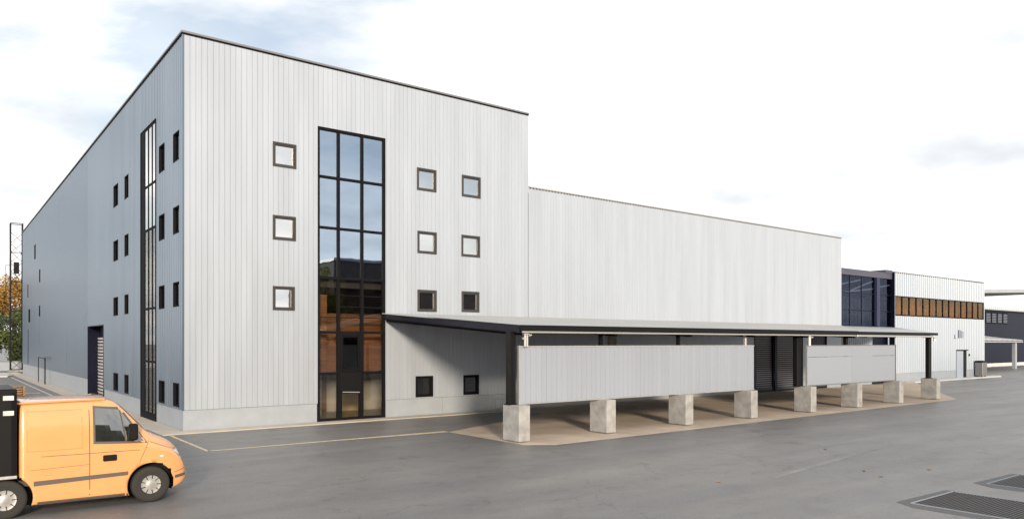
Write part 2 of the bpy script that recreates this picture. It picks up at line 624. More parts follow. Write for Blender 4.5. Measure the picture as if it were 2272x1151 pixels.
# ------------------------------------------------------------------ ground
b = MB()
b.q((-1500, -1500, 0), (1500, -1500, 0), (1500, 1500, 0), (-1500, 1500, 0))
tag(b.build('ground', M['asphalt'], normals=False), kind='structure')
tag(MB().prism([(-0.9, -0.85), (16.0, -0.85), (16.0, -0.01), (0, -0.01), (0, 75), (-1.0, 75)], -0.05, 0.035).build('pavement', M['pave']), kind='structure')
tag(MB().prism([(8.3, -6.4), (8.3, -11.1), (9.2, -11.75), (42.5, -11.2), (60, -1.0), (60, -0.02), (16.02, -0.02), (16.02, -3.0)], -0.05, 0.007).build('slab', M['slab']), kind='structure')
tag(MB().prism([(60.02, -0.9), (79, -0.9), (79.6, -0.5), (79.6, -0.02), (60.02, -0.02)], -0.05, 0.12).build('footpath', M['kerb']), kind='structure')
tag(MB().prism([(-8, 61), (-1.8, 61), (-1.3, 62.5), (-1.3, 70), (-1.8, 71.5), (-8, 71.5)], -0.05, 0.12).build('kerb_island', M['kerb']), kind='structure')
def marking(poly, m, name='road_marking', z=0.004):
    bb = MB()
    bb.q(*[(p[0], p[1], z) for p in poly])
    return tag(bb.build(name, m, normals=False), kind='structure')
marking([(-0.72, -6.12), (3.5, -6.17), (8.3, -6.44), (8.3, -6.04), (3.5, -5.98), (-0.72, -6.0)], M['yellow'])
marking([(-0.78, -6.12), (-0.67, -6.12), (-0.62, -1.1), (-0.73, -1.1)], M['yellow'])
marking([(-1.62, 10), (-1.50, 10), (-1.50, 60), (-1.62, 60)], M['white'])
marking([(-3.6, 29.6), (-1.9, 29.6), (-1.9, 30.6), (-3.6, 30.6)], M['yellow'])
marking([(-6.5, 63.5), (-2.2, 63.5), (-2.2, 65.5), (-6.5, 65.5)], M['yellow'], z=0.125)

M['worn'] = mat('worn_away_line', (0.20, 0.197, 0.19), 0.65, var=0.2, scale=1.5)
marking([(9.5, -20.1), (17.3, -19.0), (17.4, -18.75), (9.4, -19.9)], M['worn'])
# ------------------------------------------------------------------ tall office block
TW, TD, TH = 17.44, 67.6, 15.72
PZ = 0.84
tall = thing('office_block', 'tall pale metal-clad block with a full-height glazed strip and square windows', 'building', (0, 0, 0))
wins = [(3.59, 4.62, 10.96, 12.0), (3.59, 4.6, 7.86, 8.9), (3.59, 4.55, 4.88, 5.9),
        (10.59, 11.68, 10.82, 11.9), (13.17, 14.32, 10.82, 11.9), (10.62, 11.7, 7.80, 8.87), (13.15, 14.28, 7.82, 8.9),
        (10.62, 11.7, 5.0, 6.05), (13.16, 14.24, 5.04, 6.08), (10.52, 11.5, 0.89, 1.9), (13.27, 14.22, 0.89, 1.88)]
CW = (5.59, 8.92, 0.0, 13.0)
ops = wins + [CW]
clad_panels(tall, 0.06, TW, PZ, TH - 0.04, ops, 0.0, M['clad'])
core_wall(tall, FRONT, 0.09, TW - 0.02, 0.0, TH - 0.1, 0.06, 0.28, ops)
swins = []
for v0, v1 in ((0.5, 1.5), (3.0, 3.95), (10.4, 11.4), (13.1, 14.4)):
    for z0, z1 in ((10.82, 12.0), (7.9, 9.0), (4.95, 5.95), (0.92, 1.88)):
        swins.append((v0, v1, z0, z1))
for v0, v1, z0, z1 in ((54.0, 55.3, 11.6, 13.0), (50.0, 51.0, 9.1, 10.3), (50.2, 51.2, 5.95, 6.95), (61.2, 62.0, 8.2, 9.55), (59.3, 61.0, 5.6, 6.95), (61.1, 61.7, 1.3, 4.9)):
    swins.append((v0, v1, z0, z1))
SLOT = (4.5, 7.5, 0.25, 13.35)
SDOOR = (17.35, 22.96, 0.3, 4.55)
sops = swins + [SLOT, SDOOR]
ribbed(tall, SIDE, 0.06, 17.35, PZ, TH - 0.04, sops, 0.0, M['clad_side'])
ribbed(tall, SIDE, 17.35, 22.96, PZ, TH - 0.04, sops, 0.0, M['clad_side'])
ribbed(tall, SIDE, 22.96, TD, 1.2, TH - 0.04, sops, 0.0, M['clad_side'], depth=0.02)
core_wall(tall, SIDE, 0.29, TD - 0.02, 0.0, TH - 0.1, 0.06, 0.28, sops)
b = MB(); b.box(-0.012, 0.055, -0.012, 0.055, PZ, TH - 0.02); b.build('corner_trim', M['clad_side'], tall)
b = MB(); b.box(TW - 0.02, TW + 0.03, 0.02, 30, 11.5, TH - 0.05); b.build('end_wall', M['clad'], tall)
b = MB(); b.box(0.1, TW - 0.03, 0.3, TD - 0.1, TH - 0.4, TH - 0.12); b.build('roof', M['coping'], tall)
b = MB(); b.box(0.1, TW - 0.03, TD - 0.09, TD - 0.01, 0, TH - 0.13); b.build('back_wall', M['core'], tall)
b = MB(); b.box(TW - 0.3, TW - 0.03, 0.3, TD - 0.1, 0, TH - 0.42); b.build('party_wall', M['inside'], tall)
b = MB()
b.box(-0.05, TW + 0.05, -0.05, 0.35, TH - 0.035, TH + 0.05)
b.box(-0.05, 0.35, 0.35, TD, TH - 0.035, TH + 0.05)
b.build('coping', M['coping'], tall, bevel=0.008)
b = MB()
b.box(-0.02, TW + 0.02, -0.02, 0.03, TH - 0.10, TH - 0.036)
b.box(-0.02, 0.03, 0.03, TD - 0.02, TH - 0.10, TH - 0.036)
b.build('drip_edge', M['dark'], tall)
for p, q in ((0.03, 5.57), (8.94, 12.05), (12.06, 15.1), (15.11, 17.44)):
    MB().box(p, q, 0.03, 0.058, 0.0, PZ - 0.012).build('plinth', M['plinth'], tall)
for p, q in ((0.059, 4.48), (7.52, 12.4), (12.41, 17.33)):
    MB(SIDE).box(p, q, 0.03, 0.058, 0.0, PZ - 0.012).build('plinth', M['plinth'], tall)
for k in range(8):
    p = 22.98 + k * 5.57
    MB(SIDE).box(p, p + 5.55, 0.03, 0.058, 0.0, 1.188).build('plinth', M['plinth'], tall)
MB().ring(15.25, 15.75, 0.08, 0.6, 0.02, 0.022, 0.04).build('hatch', M['coping'], tall)
for r in wins:
    window(tall, FRONT, r, M['glass_dark'] if r[2] < 2 else M['glass_small'], proud=0.035 if r[2] > 2 else 0.02, m=M['frame'] if r[2] > 2 else M['dark'])
for r in swins:
    window(tall, SIDE, r, M['glass_side'], proud=0.0, deep=0.15, w1=0.045, w2=0.02, m=M['dark'])
# glazed strip on the front
cw = MB()
xs = [CW[0], 6.60, 7.755, CW[1]]
zs = [0.0, 2.13, 3.96, 6.38, 8.59, 10.83, 13.0]
hw = 0.055
for i, x in enumerate(xs):
    lo, hi = (x - hw, x + hw)
    if i == 0: lo, hi = x, x + 0.11
    if i == 3: lo, hi = x - 0.11, x
    cw.box(lo, hi, 0.02, 0.2, 0.0, 13.0)
for i in range(3):
    p = xs[i] + (0.11 if i == 0 else hw); q = xs[i + 1] - (0.11 if i == 2 else hw)
    for z in zs:
        if i == 1 and z == 2.13: continue
        lo, hi = (z - hw, z + hw)
        if z == 0: lo, hi = 0.0, 0.14
        if z == 13.0: lo, hi = 12.88, 13.0
        cw.box(p, q, 0.03, 0.19, lo, hi)
    for z in (4.63, 5.12, 5.62):
        if i == 0 and z > 4.7: continue
        cw.box(p, q, 0.05, 0.13, z - 0.018, z + 0.018)
cwo = cw.build('curtain_wall', M['dark'], tall)
for i in range(3):
    p = xs[i] + (0.11 if i == 0 else hw); q = xs[i + 1] - (0.11 if i == 2 else hw)
    for j in range(6):
        lo = zs[j] + (0.14 if j == 0 else hw); hi = zs[j + 1] - (0.12 if j == 5 else hw)
        if i == 1 and j < 2: continue
        t = rnd.uniform(-0.004, 0.004)
        pb = MB(); pb.box(p, q, 0.10 + t, 0.112 + t, lo, hi)
        pb.build('pane', M['glass'] if j > 2 else M['glass_low'], cwo)
p, q = xs[1] + hw, xs[2] - hw
MB().ring(p, q, 2.2, 3.905, 0.11, 0.0, 0.15).ring(p + 0.11, q - 0.11, 2.31, 3.795, 0.05, 0.03, 0.14).build('vent_window', M['dark'], cwo, bevel=0.006)
MB().box(p + 0.16, q - 0.16, 0.085, 0.1, 2.36, 3.745).build('pane', M['glass_dark'], cwo)
MB().box(p, q, 0.05, 0.14, 1.33, 2.199).build('door_panel', M['black'], cwo)
MB().ring(p, q, 0.02, 1.329, 0.10, 0.01, 0.14).build('door', M['dark'], cwo, bevel=0.006)
MB().box(p + 0.1, q - 0.1, 0.075, 0.09, 0.12, 1.229).build('pane', M['glass_clear'], cwo)
MB().bar((p + 0.1, -0.05, 1.30), (q - 0.12, -0.05, 1.26), 0.03).bar((p + 0.12, -0.05, 1.3), (p + 0.12, 0.02, 1.3), 0.03).bar((q - 0.14, -0.05, 1.26), (q - 0.14, 0.02, 1.26), 0.03).build('door_handle', M['steel'], cwo)
# lobby seen through it
MB().box(3.0, 12.0, 0.285, 9.0, -0.04, 0.05).build('lobby_floor', M['lobby'], tall)
MB().box(3.0, 12.0, 4.2, 4.3, 0.051, 2.15).build('lobby_wall', M['plaster'], tall)
MB().box(6.1, 6.9, 2.6, 2.7, 0.051, 2.6).build('lobby_wall', M['plaster'], tall)
MB().box(7.1, 7.8, 4.1, 4.19, 0.051, 2.1).build('lobby_door', M['wood'], tall)
for k in range(14):
    z = 2.16 + k * 0.27
    for x0, x1, y in ((3.0, 6.35, 0.75), (6.36, 12.0, 1.15)):
        if (y > 1 and k > 9) or k > 12: continue
        MB().box(x0, x1, y, y + 0.06, z, z + 0.262).build('timber_board', M['wood'], tall)
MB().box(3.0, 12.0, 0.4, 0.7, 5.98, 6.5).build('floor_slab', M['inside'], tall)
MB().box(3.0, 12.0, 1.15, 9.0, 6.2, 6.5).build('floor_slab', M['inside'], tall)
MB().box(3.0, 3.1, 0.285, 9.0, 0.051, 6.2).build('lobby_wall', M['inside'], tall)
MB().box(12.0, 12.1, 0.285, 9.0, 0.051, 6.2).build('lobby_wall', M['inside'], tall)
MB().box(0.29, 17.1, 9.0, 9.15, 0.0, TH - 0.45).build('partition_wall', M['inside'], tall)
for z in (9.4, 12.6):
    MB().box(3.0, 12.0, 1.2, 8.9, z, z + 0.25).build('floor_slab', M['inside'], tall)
# slot glazing on the left side
s = MB(SIDE)
s.box(SLOT[0], SLOT[0] + 0.1, -0.01, 0.2, SLOT[2], SLOT[3])
s.box(6.75, SLOT[1], 0.0, 0.2, SLOT[2], SLOT[3])
for a in (5.25, 6.0):
    s.box(a, a + 0.06, 0.0, 0.15, SLOT[2], SLOT[3])
sl_bays = ((SLOT[0] + 0.1, 5.25), (5.31, 6.0), (6.06, 6.75))
sl_z = (SLOT[2], 2.6, 5.0, 8.6, 10.6, SLOT[3] - 0.1)
for z in sl_z:
    for a, a1 in sl_bays:
        s.box(a, a1, 0.005, 0.145, z, z + 0.1)
so_ = s.build('slot_window', M['dark'], tall)
for a, a1 in sl_bays:
    for z, z1 in zip(sl_z, sl_z[1:]):
        MB(SIDE).box(a, a1, 0.025, 0.035, z + 0.1, z1).build('pane', M['glass_small'] if z > 8 else M['glass_low'], so_)
slats(so_, SIDE, SLOT[0] + 0.12, 6.74, 0.4, 8.55, 0.185, 0.15, M['blind'], name='blind')
MB(SIDE).box(SLOT[0], 6.74, 0.30, 0.32, 0.3, 8.6).build('blind_backing', M['black'], so_)
s = MB(SIDE)
s.box(SLOT[1] - 0.02, SLOT[1], -0.03, 0.018, SLOT[2], SLOT[3])
s.box(SLOT[0], SLOT[1] - 0.02, -0.02, 0.20, SLOT[3], SLOT[3] + 0.02)
s.box(SLOT[0], SLOT[1], -0.03, 0.20, 0.0, SLOT[2])
s.build('reveal', M['dark'], so_)
# side roller shutter
s = MB(SIDE)
s.box(SDOOR[1] - 0.04, SDOOR[1], -0.02, 0.7, 0.0, SDOOR[3])
s.box(SDOOR[0], SDOOR[0] + 0.04, -0.02, 0.7, 0.0, SDOOR[3])
s.box(SDOOR[0] + 0.04, SDOOR[1] - 0.04, -0.02, 0.7, SDOOR[3] - 0.04, SDOOR[3])
s.box(SDOOR[0] + 0.04, SDOOR[1] - 0.04, 0.62, 0.7, 0.0, SDOOR[3] - 0.04)
sd = s.build('roller_shutter', M['navy'], tall)
slats(sd, SIDE, SDOOR[0] + 0.05, SDOOR[1] - 0.05, 0.1, 4.1, 0.57, 0.2, M['blind'], name='shutter_slats')

# ------------------------------------------------------------------ long low hall
H0, H1, HH = 17.47, 49.38, 11.83
hall = thing('warehouse_hall', 'long lower pale metal-clad hall stretching right from the tall block', 'building', (H0, 0, 0))
hd = [(37.7, 40.15, 0.3, 4.35), (40.45, 43.9, 0.3, 4.35), (44.6, 47.25, 0.3, 4.25)]
clad_panels(hall, H0, H1, PZ, HH - 0.03, hd, 0.0, M['clad'])
core_wall(hall, FRONT, H0, H1 - 0.02, 0.0, HH - 0.1, 0.06, 0.28, hd)
MB().box(H1 - 0.02, H1 + 0.02, 0.012, 40, 0.0, HH - 0.04).build('end_wall', M['clad'], hall)
MB().box(H0, H1 - 0.03, 0.3, 60, HH - 0.4, HH - 0.12).build('roof', M['coping'], hall)
MB().box(H0 + 0.06, H1 + 0.05, -0.03, 0.35, HH - 0.02, HH + 0.05).build('coping', M['coping_light'], hall, bevel=0.008)
n = 144
b = MB()
for k in range(n):
    p = H0 + 0.06 + k * (H1 - H0 - 0.1) / n
    b.box(p, p + 0.11, -0.006, 0.03, HH - 0.09, HH - 0.022)
o = b.build('closure_teeth', M['dark'], hall); o['kind'] = 'stuff'
for p, q in ((H0 + 0.01, 23.4), (23.42, 29.9), (29.92, 37.68), (47.27, 49.36)):
    MB().box(p, q, 0.03, 0.058, 0.0, PZ - 0.012).build('plinth', M['plinth'], hall)
MB().box(43.95, 44.58, 0.03, 0.058, 0.0, PZ - 0.012).build('plinth', M['plinth'], hall)
for i, r in enumerate(hd[:2]):
    s = MB()
    s.ring(r[0], r[1], 0.03, r[3], 0.10, 0.0, 0.22)
    s.box(r[0] + 0.1, r[1] - 0.1, 0.18, 0.22, 0.13, r[3] - 0.1)
    d = s.build('louvre_door', M['navy'], hall)
    slats(d, FRONT, r[0] + 0.11, r[1] - 0.11, 0.16, r[3] - 0.15, 0.14, 0.15, M['slat'], name='louvre_slats')
MB().box(40.16, 40.44, -0.06, 0.059, 0.03, 4.35).build('door_post', M['navy'], hall)
r = hd[2]
d = MB().ring(r[0], r[1], 0.03, r[3], 0.08, 0.0, 0.2).box(r[0] + 0.08, r[1] - 0.08, 0.12, 0.18, 0.11, r[3] - 0.08).build('folding_door', M['navy'], hall)
for k in range(8):
    p = r[0] + 0.1 + k * 0.31
    MB().box(p, p + 0.28, 0.085, 0.118, 0.13, r[3] - 0.1).build('door_leaf', M['steel_blue'] if k < 8 else M['navy'], d)
MB().box(23.45, 24.0, -0.12, -0.002, 0.03, 4.6).build('pilaster', M['conc'], hall)

# ------------------------------------------------------------------ canopies, piers, screens
ZT = lambda x, y: 4.10 + (y + 10.5) / 10.5 * 0.74
def roof_deck(parent, poly_fn, u0, u1, m):
    """ribbed roof sheet following the slope; poly_fn(u) -> (v_front, v_back)"""
    b = MB()
    pitch = 0.3
    n = round((u1 - u0) / pitch); w = (u1 - u0) / n
    pts = []
    for k in range(n):
        for t, h in ((0, 0), (0.12, 0.035), (0.3, 0.035), (0.42, 0)):
            pts.append((u0 + (k + t) * w, h))
    pts.append((u1, 0))
    for (p, hp), (q, hq) in zip(pts, pts[1:]):
        fp, bp_ = poly_fn(p); fq, bq = poly_fn(q)
        if bp_ - fp < 0.02 and bq - fq < 0.02: continue
        b.q((p, fp, ZT(p, fp) + hp), (q, fq, ZT(q, fq) + hq), (q, bq, ZT(q, bq) + hq), (p, bp_, ZT(p, bp_) + hp))
    o = b.build('roof_sheet', m, parent, normals=False)
    o['kind'] = 'stuff'
    return o
SL = 10.4 / 17.4           # slope of the slanted ends in plan
can = thing('loading_canopy', 'long mono-pitch metal canopy on black posts along the hall wall', 'canopy', (8.9, -10.5, 0))
poly1 = [(8.6, -10.5), (31.85, -10.5), (49.3, -0.03), (8.9, -0.03)]
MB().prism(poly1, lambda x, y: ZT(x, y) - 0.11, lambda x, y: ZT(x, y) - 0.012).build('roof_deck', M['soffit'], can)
roof_deck(can, lambda u: (max(-10.5, -10.5 + (u - 31.85) * SL), -0.04), 8.7, 49.2, M['roof'])
MB().box(8.6, 31.85, -10.56, -10.502, 3.93, 4.13).build('fascia', M['black'], can)
MB().prism([(8.54, -10.56), (8.598, -10.56), (8.898, -0.03), (8.84, -0.03)], lambda x, y: ZT(x, y) - 0.25, lambda x, y: ZT(x, y) + 0.03).build('end_fascia', M['navy'], can)
MB().box(8.75, 31.8, -10.5, -10.40, 3.85, 3.925).build('gutter', M['steel'], can, bevel=0.01)
for k in range(7):
    u = 8.98 + k * 4.55
    if u > 31.8: continue
    MB().bar((u, -10.4, 3.86), (u, -0.05, 4.58), 0.12, 0.22).build('rafter', M['dark'], can)
for k in range(6):
    y = -9.0 + k * 1.6
    MB().bar((9.0, y, ZT(0, y) - 0.16), (31.4 + (y + 10.5) / SL * 0.9, y, ZT(0, y) - 0.16), 0.08, 0.09).build('purlin', M['dark'], can)
def post(parent, u, v, w, z0=1.3, z1=3.9, m=None, d=None):
    b = MB(); d = d or w
    b.box(u - w / 2, u + w / 2, v - d / 2, v + d / 2, z0 + 0.02, z1)
    o = b.build('post', m or M['black'], parent, bevel=0.008)
    MB().box(u - w / 2 - 0.05, u + w / 2 + 0.05, v - d / 2 - 0.05, v + d / 2 + 0.05, z0, z0 + 0.019).build('base_plate', M['dark'], o)
    return o
post(can, 8.58, -10.02, 0.26)
for u in (13.1, 17.75, 22.55):
    post(can, u, -9.95, 0.13, m=M['steel'] if u > 22 else M['dark'])
post(can, 26.95, -9.95, 0.42, d=0.25)
post(can, 31.65, -9.95, 0.2)
for u in (8.93, 27.28):
    b = MB()
    b.cyl((u, -10.40, 3.36), (u, -10.40, 3.84), 0.045).cyl((u + 0.1, -10.40, 3.36), (u + 0.1, -10.40, 3.84), 0.035)
    b.box(u - 0.13, u - 0.06, -10.45, -10.37, 3.62, 3.69).box(u - 0.09, u + 0.18, -10.46, -10.36, 3.78, 3.82)
    b.cyl((u + 0.14, -10.45, 3.75), (u + 0.26, -10.45, 3.78), 0.03)
    b.build('downpipe', M['steel'], can)
can2 = thing('end_canopy', 'shorter metal canopy beyond the joint, its far post on the last pier', 'canopy', (31.9, -10.5, 0))
z2 = lambda x, y: ZT(x, y) - 0.02
poly2 = [(31.9, -10.5), (41.5, -10.5), (58.1, -0.2), (49.4, -0.03)]
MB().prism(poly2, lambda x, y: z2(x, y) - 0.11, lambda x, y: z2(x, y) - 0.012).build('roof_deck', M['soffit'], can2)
b = MB(); b.prism(poly2, lambda x, y: z2(x, y) - 0.011, lambda x, y: z2(x, y) + 0.015).build('roof_sheet', M['roof'], can2)
MB().box(31.9, 41.5, -10.56, -10.502, 3.95, 4.11).build('fascia', M['black'], can2)
MB().box(31.9, 41.0, -10.5, -10.42, 3.83, 3.94).build('gutter', M['steel'], can2, bevel=0.01)
for u in (33, 36.3, 40.9):
    MB().bar((u, -10.4, 3.86), (u + 5, -3.0, 4.4), 0.1, 0.16).build('rafter', M['dark'], can2)
post(can2, 41.25, -10.1, 0.34, d=0.22)
b = MB().cyl((41.5, -10.35, 3.6), (41.5, -10.35, 3.85), 0.05).box(41.4, 41.6, -10.42, -10.3, 3.78, 3.82)
b.build('downpipe', M['steel'], can2)

pier_labels = ['concrete pier at the near left corner, carrying the black corner post',
               'second concrete pier from the near corner, under the long screen',
               'third concrete pier from the near corner, under the long screen',
               'concrete pier at the far end of the long screen, left of the louvre doors',
               'concrete pier at the near end of the short screen, below the broad black post',
               'concrete pier under the middle seam of the short screen',
               'concrete pier at the far end of the short screen',
               'last free-standing concrete pier, topped by a single black post']
def pier_mesh(w, d, h):
    b = MB()
    b.box(0, w, 0, d, 0, h)
    me = b.mesh('concrete_pier', bevel=0.018)
    return me
pm = pier_mesh(0.5, 0.95, 1.27)
pu = [8.44, 12.72, 17.38, 22.0, 27.0, 31.55, 36.25, 41.05]
for i, u in enumerate(pu):
    o = link('concrete_pier', pm, M['conc'], None, (u, -10.68, 0.028))
    tag(o, pier_labels[i], 'pier', 'concrete piers carrying the canopy')
    g = MB().box(-0.004, 0.504, -0.004, 0.954, 0.62, 0.632)
    link('pour_joint', g.mesh('pour_joint'), M['plinth'], o, (u, -10.68, 0.028))

scr = thing('screen', 'long milky plastic screen of upright planks standing on the near piers', 'screen', (8.75, -10.25, 1.3))
n = 56; w = (22.8 - 8.8) / n
pln = None
for k in range(n):
    p = 8.8 + k * w
    if pln is None:
        pln = MB().box(0, w - 0.008, 0, 0.035, 1.34, 3.34).mesh('plank', bevel=0.004)
    o = link('plank', pln, M['poly'], scr, (p, -10.27 + rnd.uniform(-0.002, 0.002), 0))
MB().box(8.76, 22.86, -10.285, -10.215, 3.341, 3.39).box(8.76, 22.86, -10.285, -10.215, 1.3, 1.339).build('rail', M['steel'], scr)
MB().box(8.745, 8.799, -10.29, -10.2, 1.3, 3.4).build('edge_strip', M['steel'], scr)
MB().box(22.801, 22.95, -10.29, -10.15, 1.3, 3.4).build('edge_strip', M['dark'], scr)
scr2 = thing('screen', 'short milky plastic screen of two wide bays at the far end', 'screen', (27.3, -10.25, 1.3))
for p, q in ((27.36, 31.70), (31.72, 36.58)):
    for lo, hi in ((1.34, 2.76), (2.775, 3.34)):
        MB().box(p, q, -10.27, -10.235, lo, hi).build('sheet', M['poly'], scr2, bevel=0.004)
MB().box(27.32, 36.62, -10.285, -10.215, 3.341, 3.38).box(27.32, 36.62, -10.285, -10.215, 1.3, 1.339).build('rail', M['coping'], scr2)
MB().box(27.29, 27.359, -10.3, -10.2, 1.3, 3.4).build('edge_strip', M['steel'], scr2)
MB().box(36.581, 36.66, -10.3, -10.2, 1.3, 3.4).build('edge_strip', M['coping'], scr2)

# ------------------------------------------------------------------ link building between hall and far building
lk = thing('link_building', 'dark blue glazed link set between the long hall and the far pale building', 'building', (49.5, 0.5, 0))
ld = [(55.2, 57.9, 0.1, 4.6)]
ribbed(lk, FRONT, 49.45, 58.12, PZ, 4.75, ld, 0.45, M['clad_far'])
core_wall(lk, FRONT, 49.45, 58.12, 0.0, 4.75, 0.5, 0.7, ld)
MB().box(49.45, 55.18, 0.48, 0.499, 0.0, PZ - 0.01).build('plinth', M['plinth'], lk)
MB().ring(55.2, 57.9, 0.05, 4.6, 0.1, 0.45, 0.6).box(55.3, 57.8, 0.56, 0.6, 0.15, 4.5).build('dark_door', M['navy'], lk)
MB().box(49.45, 58.12, 0.4, 6, 4.751, 4.9).build('ledge', M['steel_blue'], lk)
MB().box(49.45, 58.12, 0.2, 6, 9.0, 9.5).build('parapet', M['parapet'], lk)
MB().box(56.9, 58.1, 0.15, 6, 9.501, 9.75).build('roof_box', M['parapet'], lk)
MB().box(49.45, 58.12, 4.0, 4.2, 4.9, 9.0).build('back_wall', M['navy'], lk)
MB().box(55.3, 55.8, 0.1, 0.5, 4.9, 9.0).build('post', M['steel_blue'], lk)
lx = [49.45, 51.2, 53.1, 55.3]
g = MB()
for x in lx[:3] + [55.8, 57.0, 58.04]:
    g.box(x, x + 0.08, 0.6, 0.7, 4.9, 7.3)
for z in (4.9, 5.95, 7.22):
    g.box(49.53, 58.04, 0.61, 0.69, z, z + 0.08)
gf = g.build('glazing_frame', M['navy'], lk)
for x, x1 in ((49.53, 51.2), (51.28, 53.1), (53.18, 55.3), (55.88, 57.0), (57.08, 58.04)):
    for z, z1 in ((4.98, 5.95), (6.03, 7.22)):
        MB().box(x, x1, 0.645, 0.655, z, z1).build('pane', M['glass_dark'], gf)
MB().box(49.45, 58.12, 0.75, 0.85, 7.31, 9.0).build('clerestory_wall', M['navy'], lk)
for z0, z1, x0, x1 in ((8.1, 8.75, 49.5, 53.4), (7.8, 8.7, 51.8, 55.2), (7.5, 8.05, 49.5, 55.2), (8.2, 8.5, 56.0, 58.05)):
    MB().bar((x0, 0.55, z0), (x1, 0.45, z1), 0.12, 0.10).build('brace_tube', M['tube'], lk)
gb = MB()
for x in (49.46, 51.2, 53.1, 55.2):
    gb.box(x, x + 0.07, 0.3, 0.36, 4.91, 8.99)
for z in (6.15, 7.55):
    for x, x1 in ((49.53, 51.2), (51.27, 53.1), (53.17, 55.2), (55.85, 58.1)):
        gb.box(x, x1, 0.295, 0.355, z, z + 0.06)
gf2 = gb.build('outer_frame', M['navy'], lk)
for x, x1 in ((49.53, 51.2), (51.27, 53.1), (53.17, 55.2), (55.85, 58.1)):
    MB().box(x, x1, 0.325, 0.335, 4.91, 8.99).build('pane', M['glass_link'], gf2)
for k in range(4):
    MB().box(50.0 + k * 1.9, 50.9 + k * 1.9, 3.0, 3.5, 5.0, 5.5 + 0.3 * (k % 2)).build('stored_box', M['coping_light'], lk)

# ------------------------------------------------------------------ far pale building with band window
far = thing('far_building', 'pale ribbed building with an amber band window at the far right', 'building', (58.2, 0, 0))
band = (58.25, 77.1, 5.85, 7.58)
fdoor = (70.6, 72.95, 0.12, 2.75)
ribbed(far, FRONT, 58.2, 77.17, PZ, 9.62, [band, fdoor], 0.0, M['clad_far'], pitch=0.4, depth=0.05)
core_wall(far, FRONT, 58.2, 77.17, 0.0, 9.6, 0.06, 0.25, [band, fdoor])
MB().box(58.15, 58.199, 0.0, 30, 0.0, 9.62).build('end_wall', M['navy'], far)
MB().box(77.171, 77.22, 0.0, 30, 0.0, 9.62).build('end_wall', M['clad_far'], far)
MB().box(58.2, 77.17, 0.26, 30, 9.3, 9.5).build('roof', M['coping'], far)
MB().box(58.15, 77.22, -0.03, 0.25, 9.621, 9.68).build('coping', M['coping_light'], far)
b = MB()
for k in range(47):
    p = 58.3 + k * 0.4
    b.box(p, p + 0.2, -0.006, 0.03, 9.55, 9.62)
o = b.build('closure_teeth', M['dark'], far); o['kind'] = 'stuff'
for p, q in ((58.2, 64.4), (64.42, 70.58)):
    MB().box(p, q, 0.03, 0.058, 0.0, PZ - 0.01).build('plinth', M['plinth'], far)
MB().box(72.97, 77.17, 0.03, 0.058, 0.0, PZ - 0.01).build('plinth', M['plinth'], far)
bx = [band[0] + i * (band[1] - band[0]) / 14 for i in range(15)]
g = MB()
for i, x in enumerate(bx):
    x0 = x - 0.035 if 0 < i < 14 else (x if i == 0 else x - 0.07)
    g.box(x0, x0 + 0.07, 0.01, 0.12, band[2], band[3])
for i in range(14):
    p = bx[i] + (0.07 if i == 0 else 0.035); q = bx[i + 1] - (0.07 if i == 13 else 0.035)
    g.box(p, q, 0.0, 0.12, band[2], band[2] + 0.10)
    g.box(p, q, 0.0, 0.12, band[3] - 0.07, band[3])
gf = g.build('band_window', M['dark'], far)
for i in range(14):
    p = bx[i] + (0.07 if i == 0 else 0.035); q = bx[i + 1] - (0.07 if i == 13 else 0.035)
    MB().box(p, q, 0.06, 0.07, band[2] + 0.1, band[3] - 0.07).build('pane', M['glass_bronze'], gf)
M['amber'] = mat('amber_timber', (0.42, 0.17, 0.025), 0.6, var=0.5, scale=1.4, stretch=(3, 3, 0.6), col2=(0.80, 0.46, 0.08))
b = MB()
x = 58.4
while x < 77.0:
    w = rnd.uniform(0.06, 0.25); y = rnd.uniform(0.6, 1.1)
    b.box(x, x + w, y, y + 0.1, 5.6, rnd.uniform(6.3, 7.6))
    x += w + rnd.uniform(0.02, 0.2)
o = b.build('stored_timber', M['amber'], far); o['kind'] = 'stuff'
MB().box(58.3, 77.1, 1.3, 1.4, 5.5, 8.0).build('back_wall', M['bark'], far)
MB().box(58.3, 77.1, 0.26, 1.3, 5.4, 5.5).build('floor_slab', M['inside'], far)
MB().box(58.3, 77.1, 0.26, 1.3, 8.0, 8.1).build('ceiling', M['inside'], far)
MB().box(fdoor[0], 72.05, -0.03, 0.02, 0.12, 2.7).build('sliding_door', M['clad_far'], far)
MB().box(72.06, fdoor[1], 0.3, 0.34, 0.1, 2.75).box(fdoor[0] - 0.1, fdoor[1] + 0.2, -0.08, -0.031, 2.751, 2.83).build('doorway', M['black'], far)
MB().box(73.4, 73.6, -0.05, -0.002, 2.2, 2.4).build('wall_lamp', M['black'], far)
b = MB()
for k in range(4):
    b.box(71.0 + k * 0.33, 71.15 + k * 0.33, -0.012, -0.002, 3.95, 4.75 - 0.05 * k)
b.box(70.2, 70.26, -0.012, -0.002, 3.9, 4.3).box(70.27, 70.5, -0.012, -0.002, 3.9, 3.95)
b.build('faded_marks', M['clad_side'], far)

bin_ = thing('waste_bin', 'grey waste bin standing by the wall of the far pale building', 'bin', (75.15, -0.45, 0.12))
MB().prism([(74.6, -0.8), (75.7, -0.8), (75.7, -0.1), (74.6, -0.1)], 0.2, 1.55).build('bin_body', M['coping'], bin_, bevel=0.03)
MB().prism([(74.55, -0.84), (75.75, -0.84), (75.75, -0.08), (74.55, -0.08)], 1.551, 1.72).build('bin_lid', M['black'], bin_, bevel=0.04)
for x in (74.75, 75.55):
    MB().cyl((x, -0.7, 0.2), (x, -0.62, 0.2), 0.08).build('castor', M['tyre'], bin_)

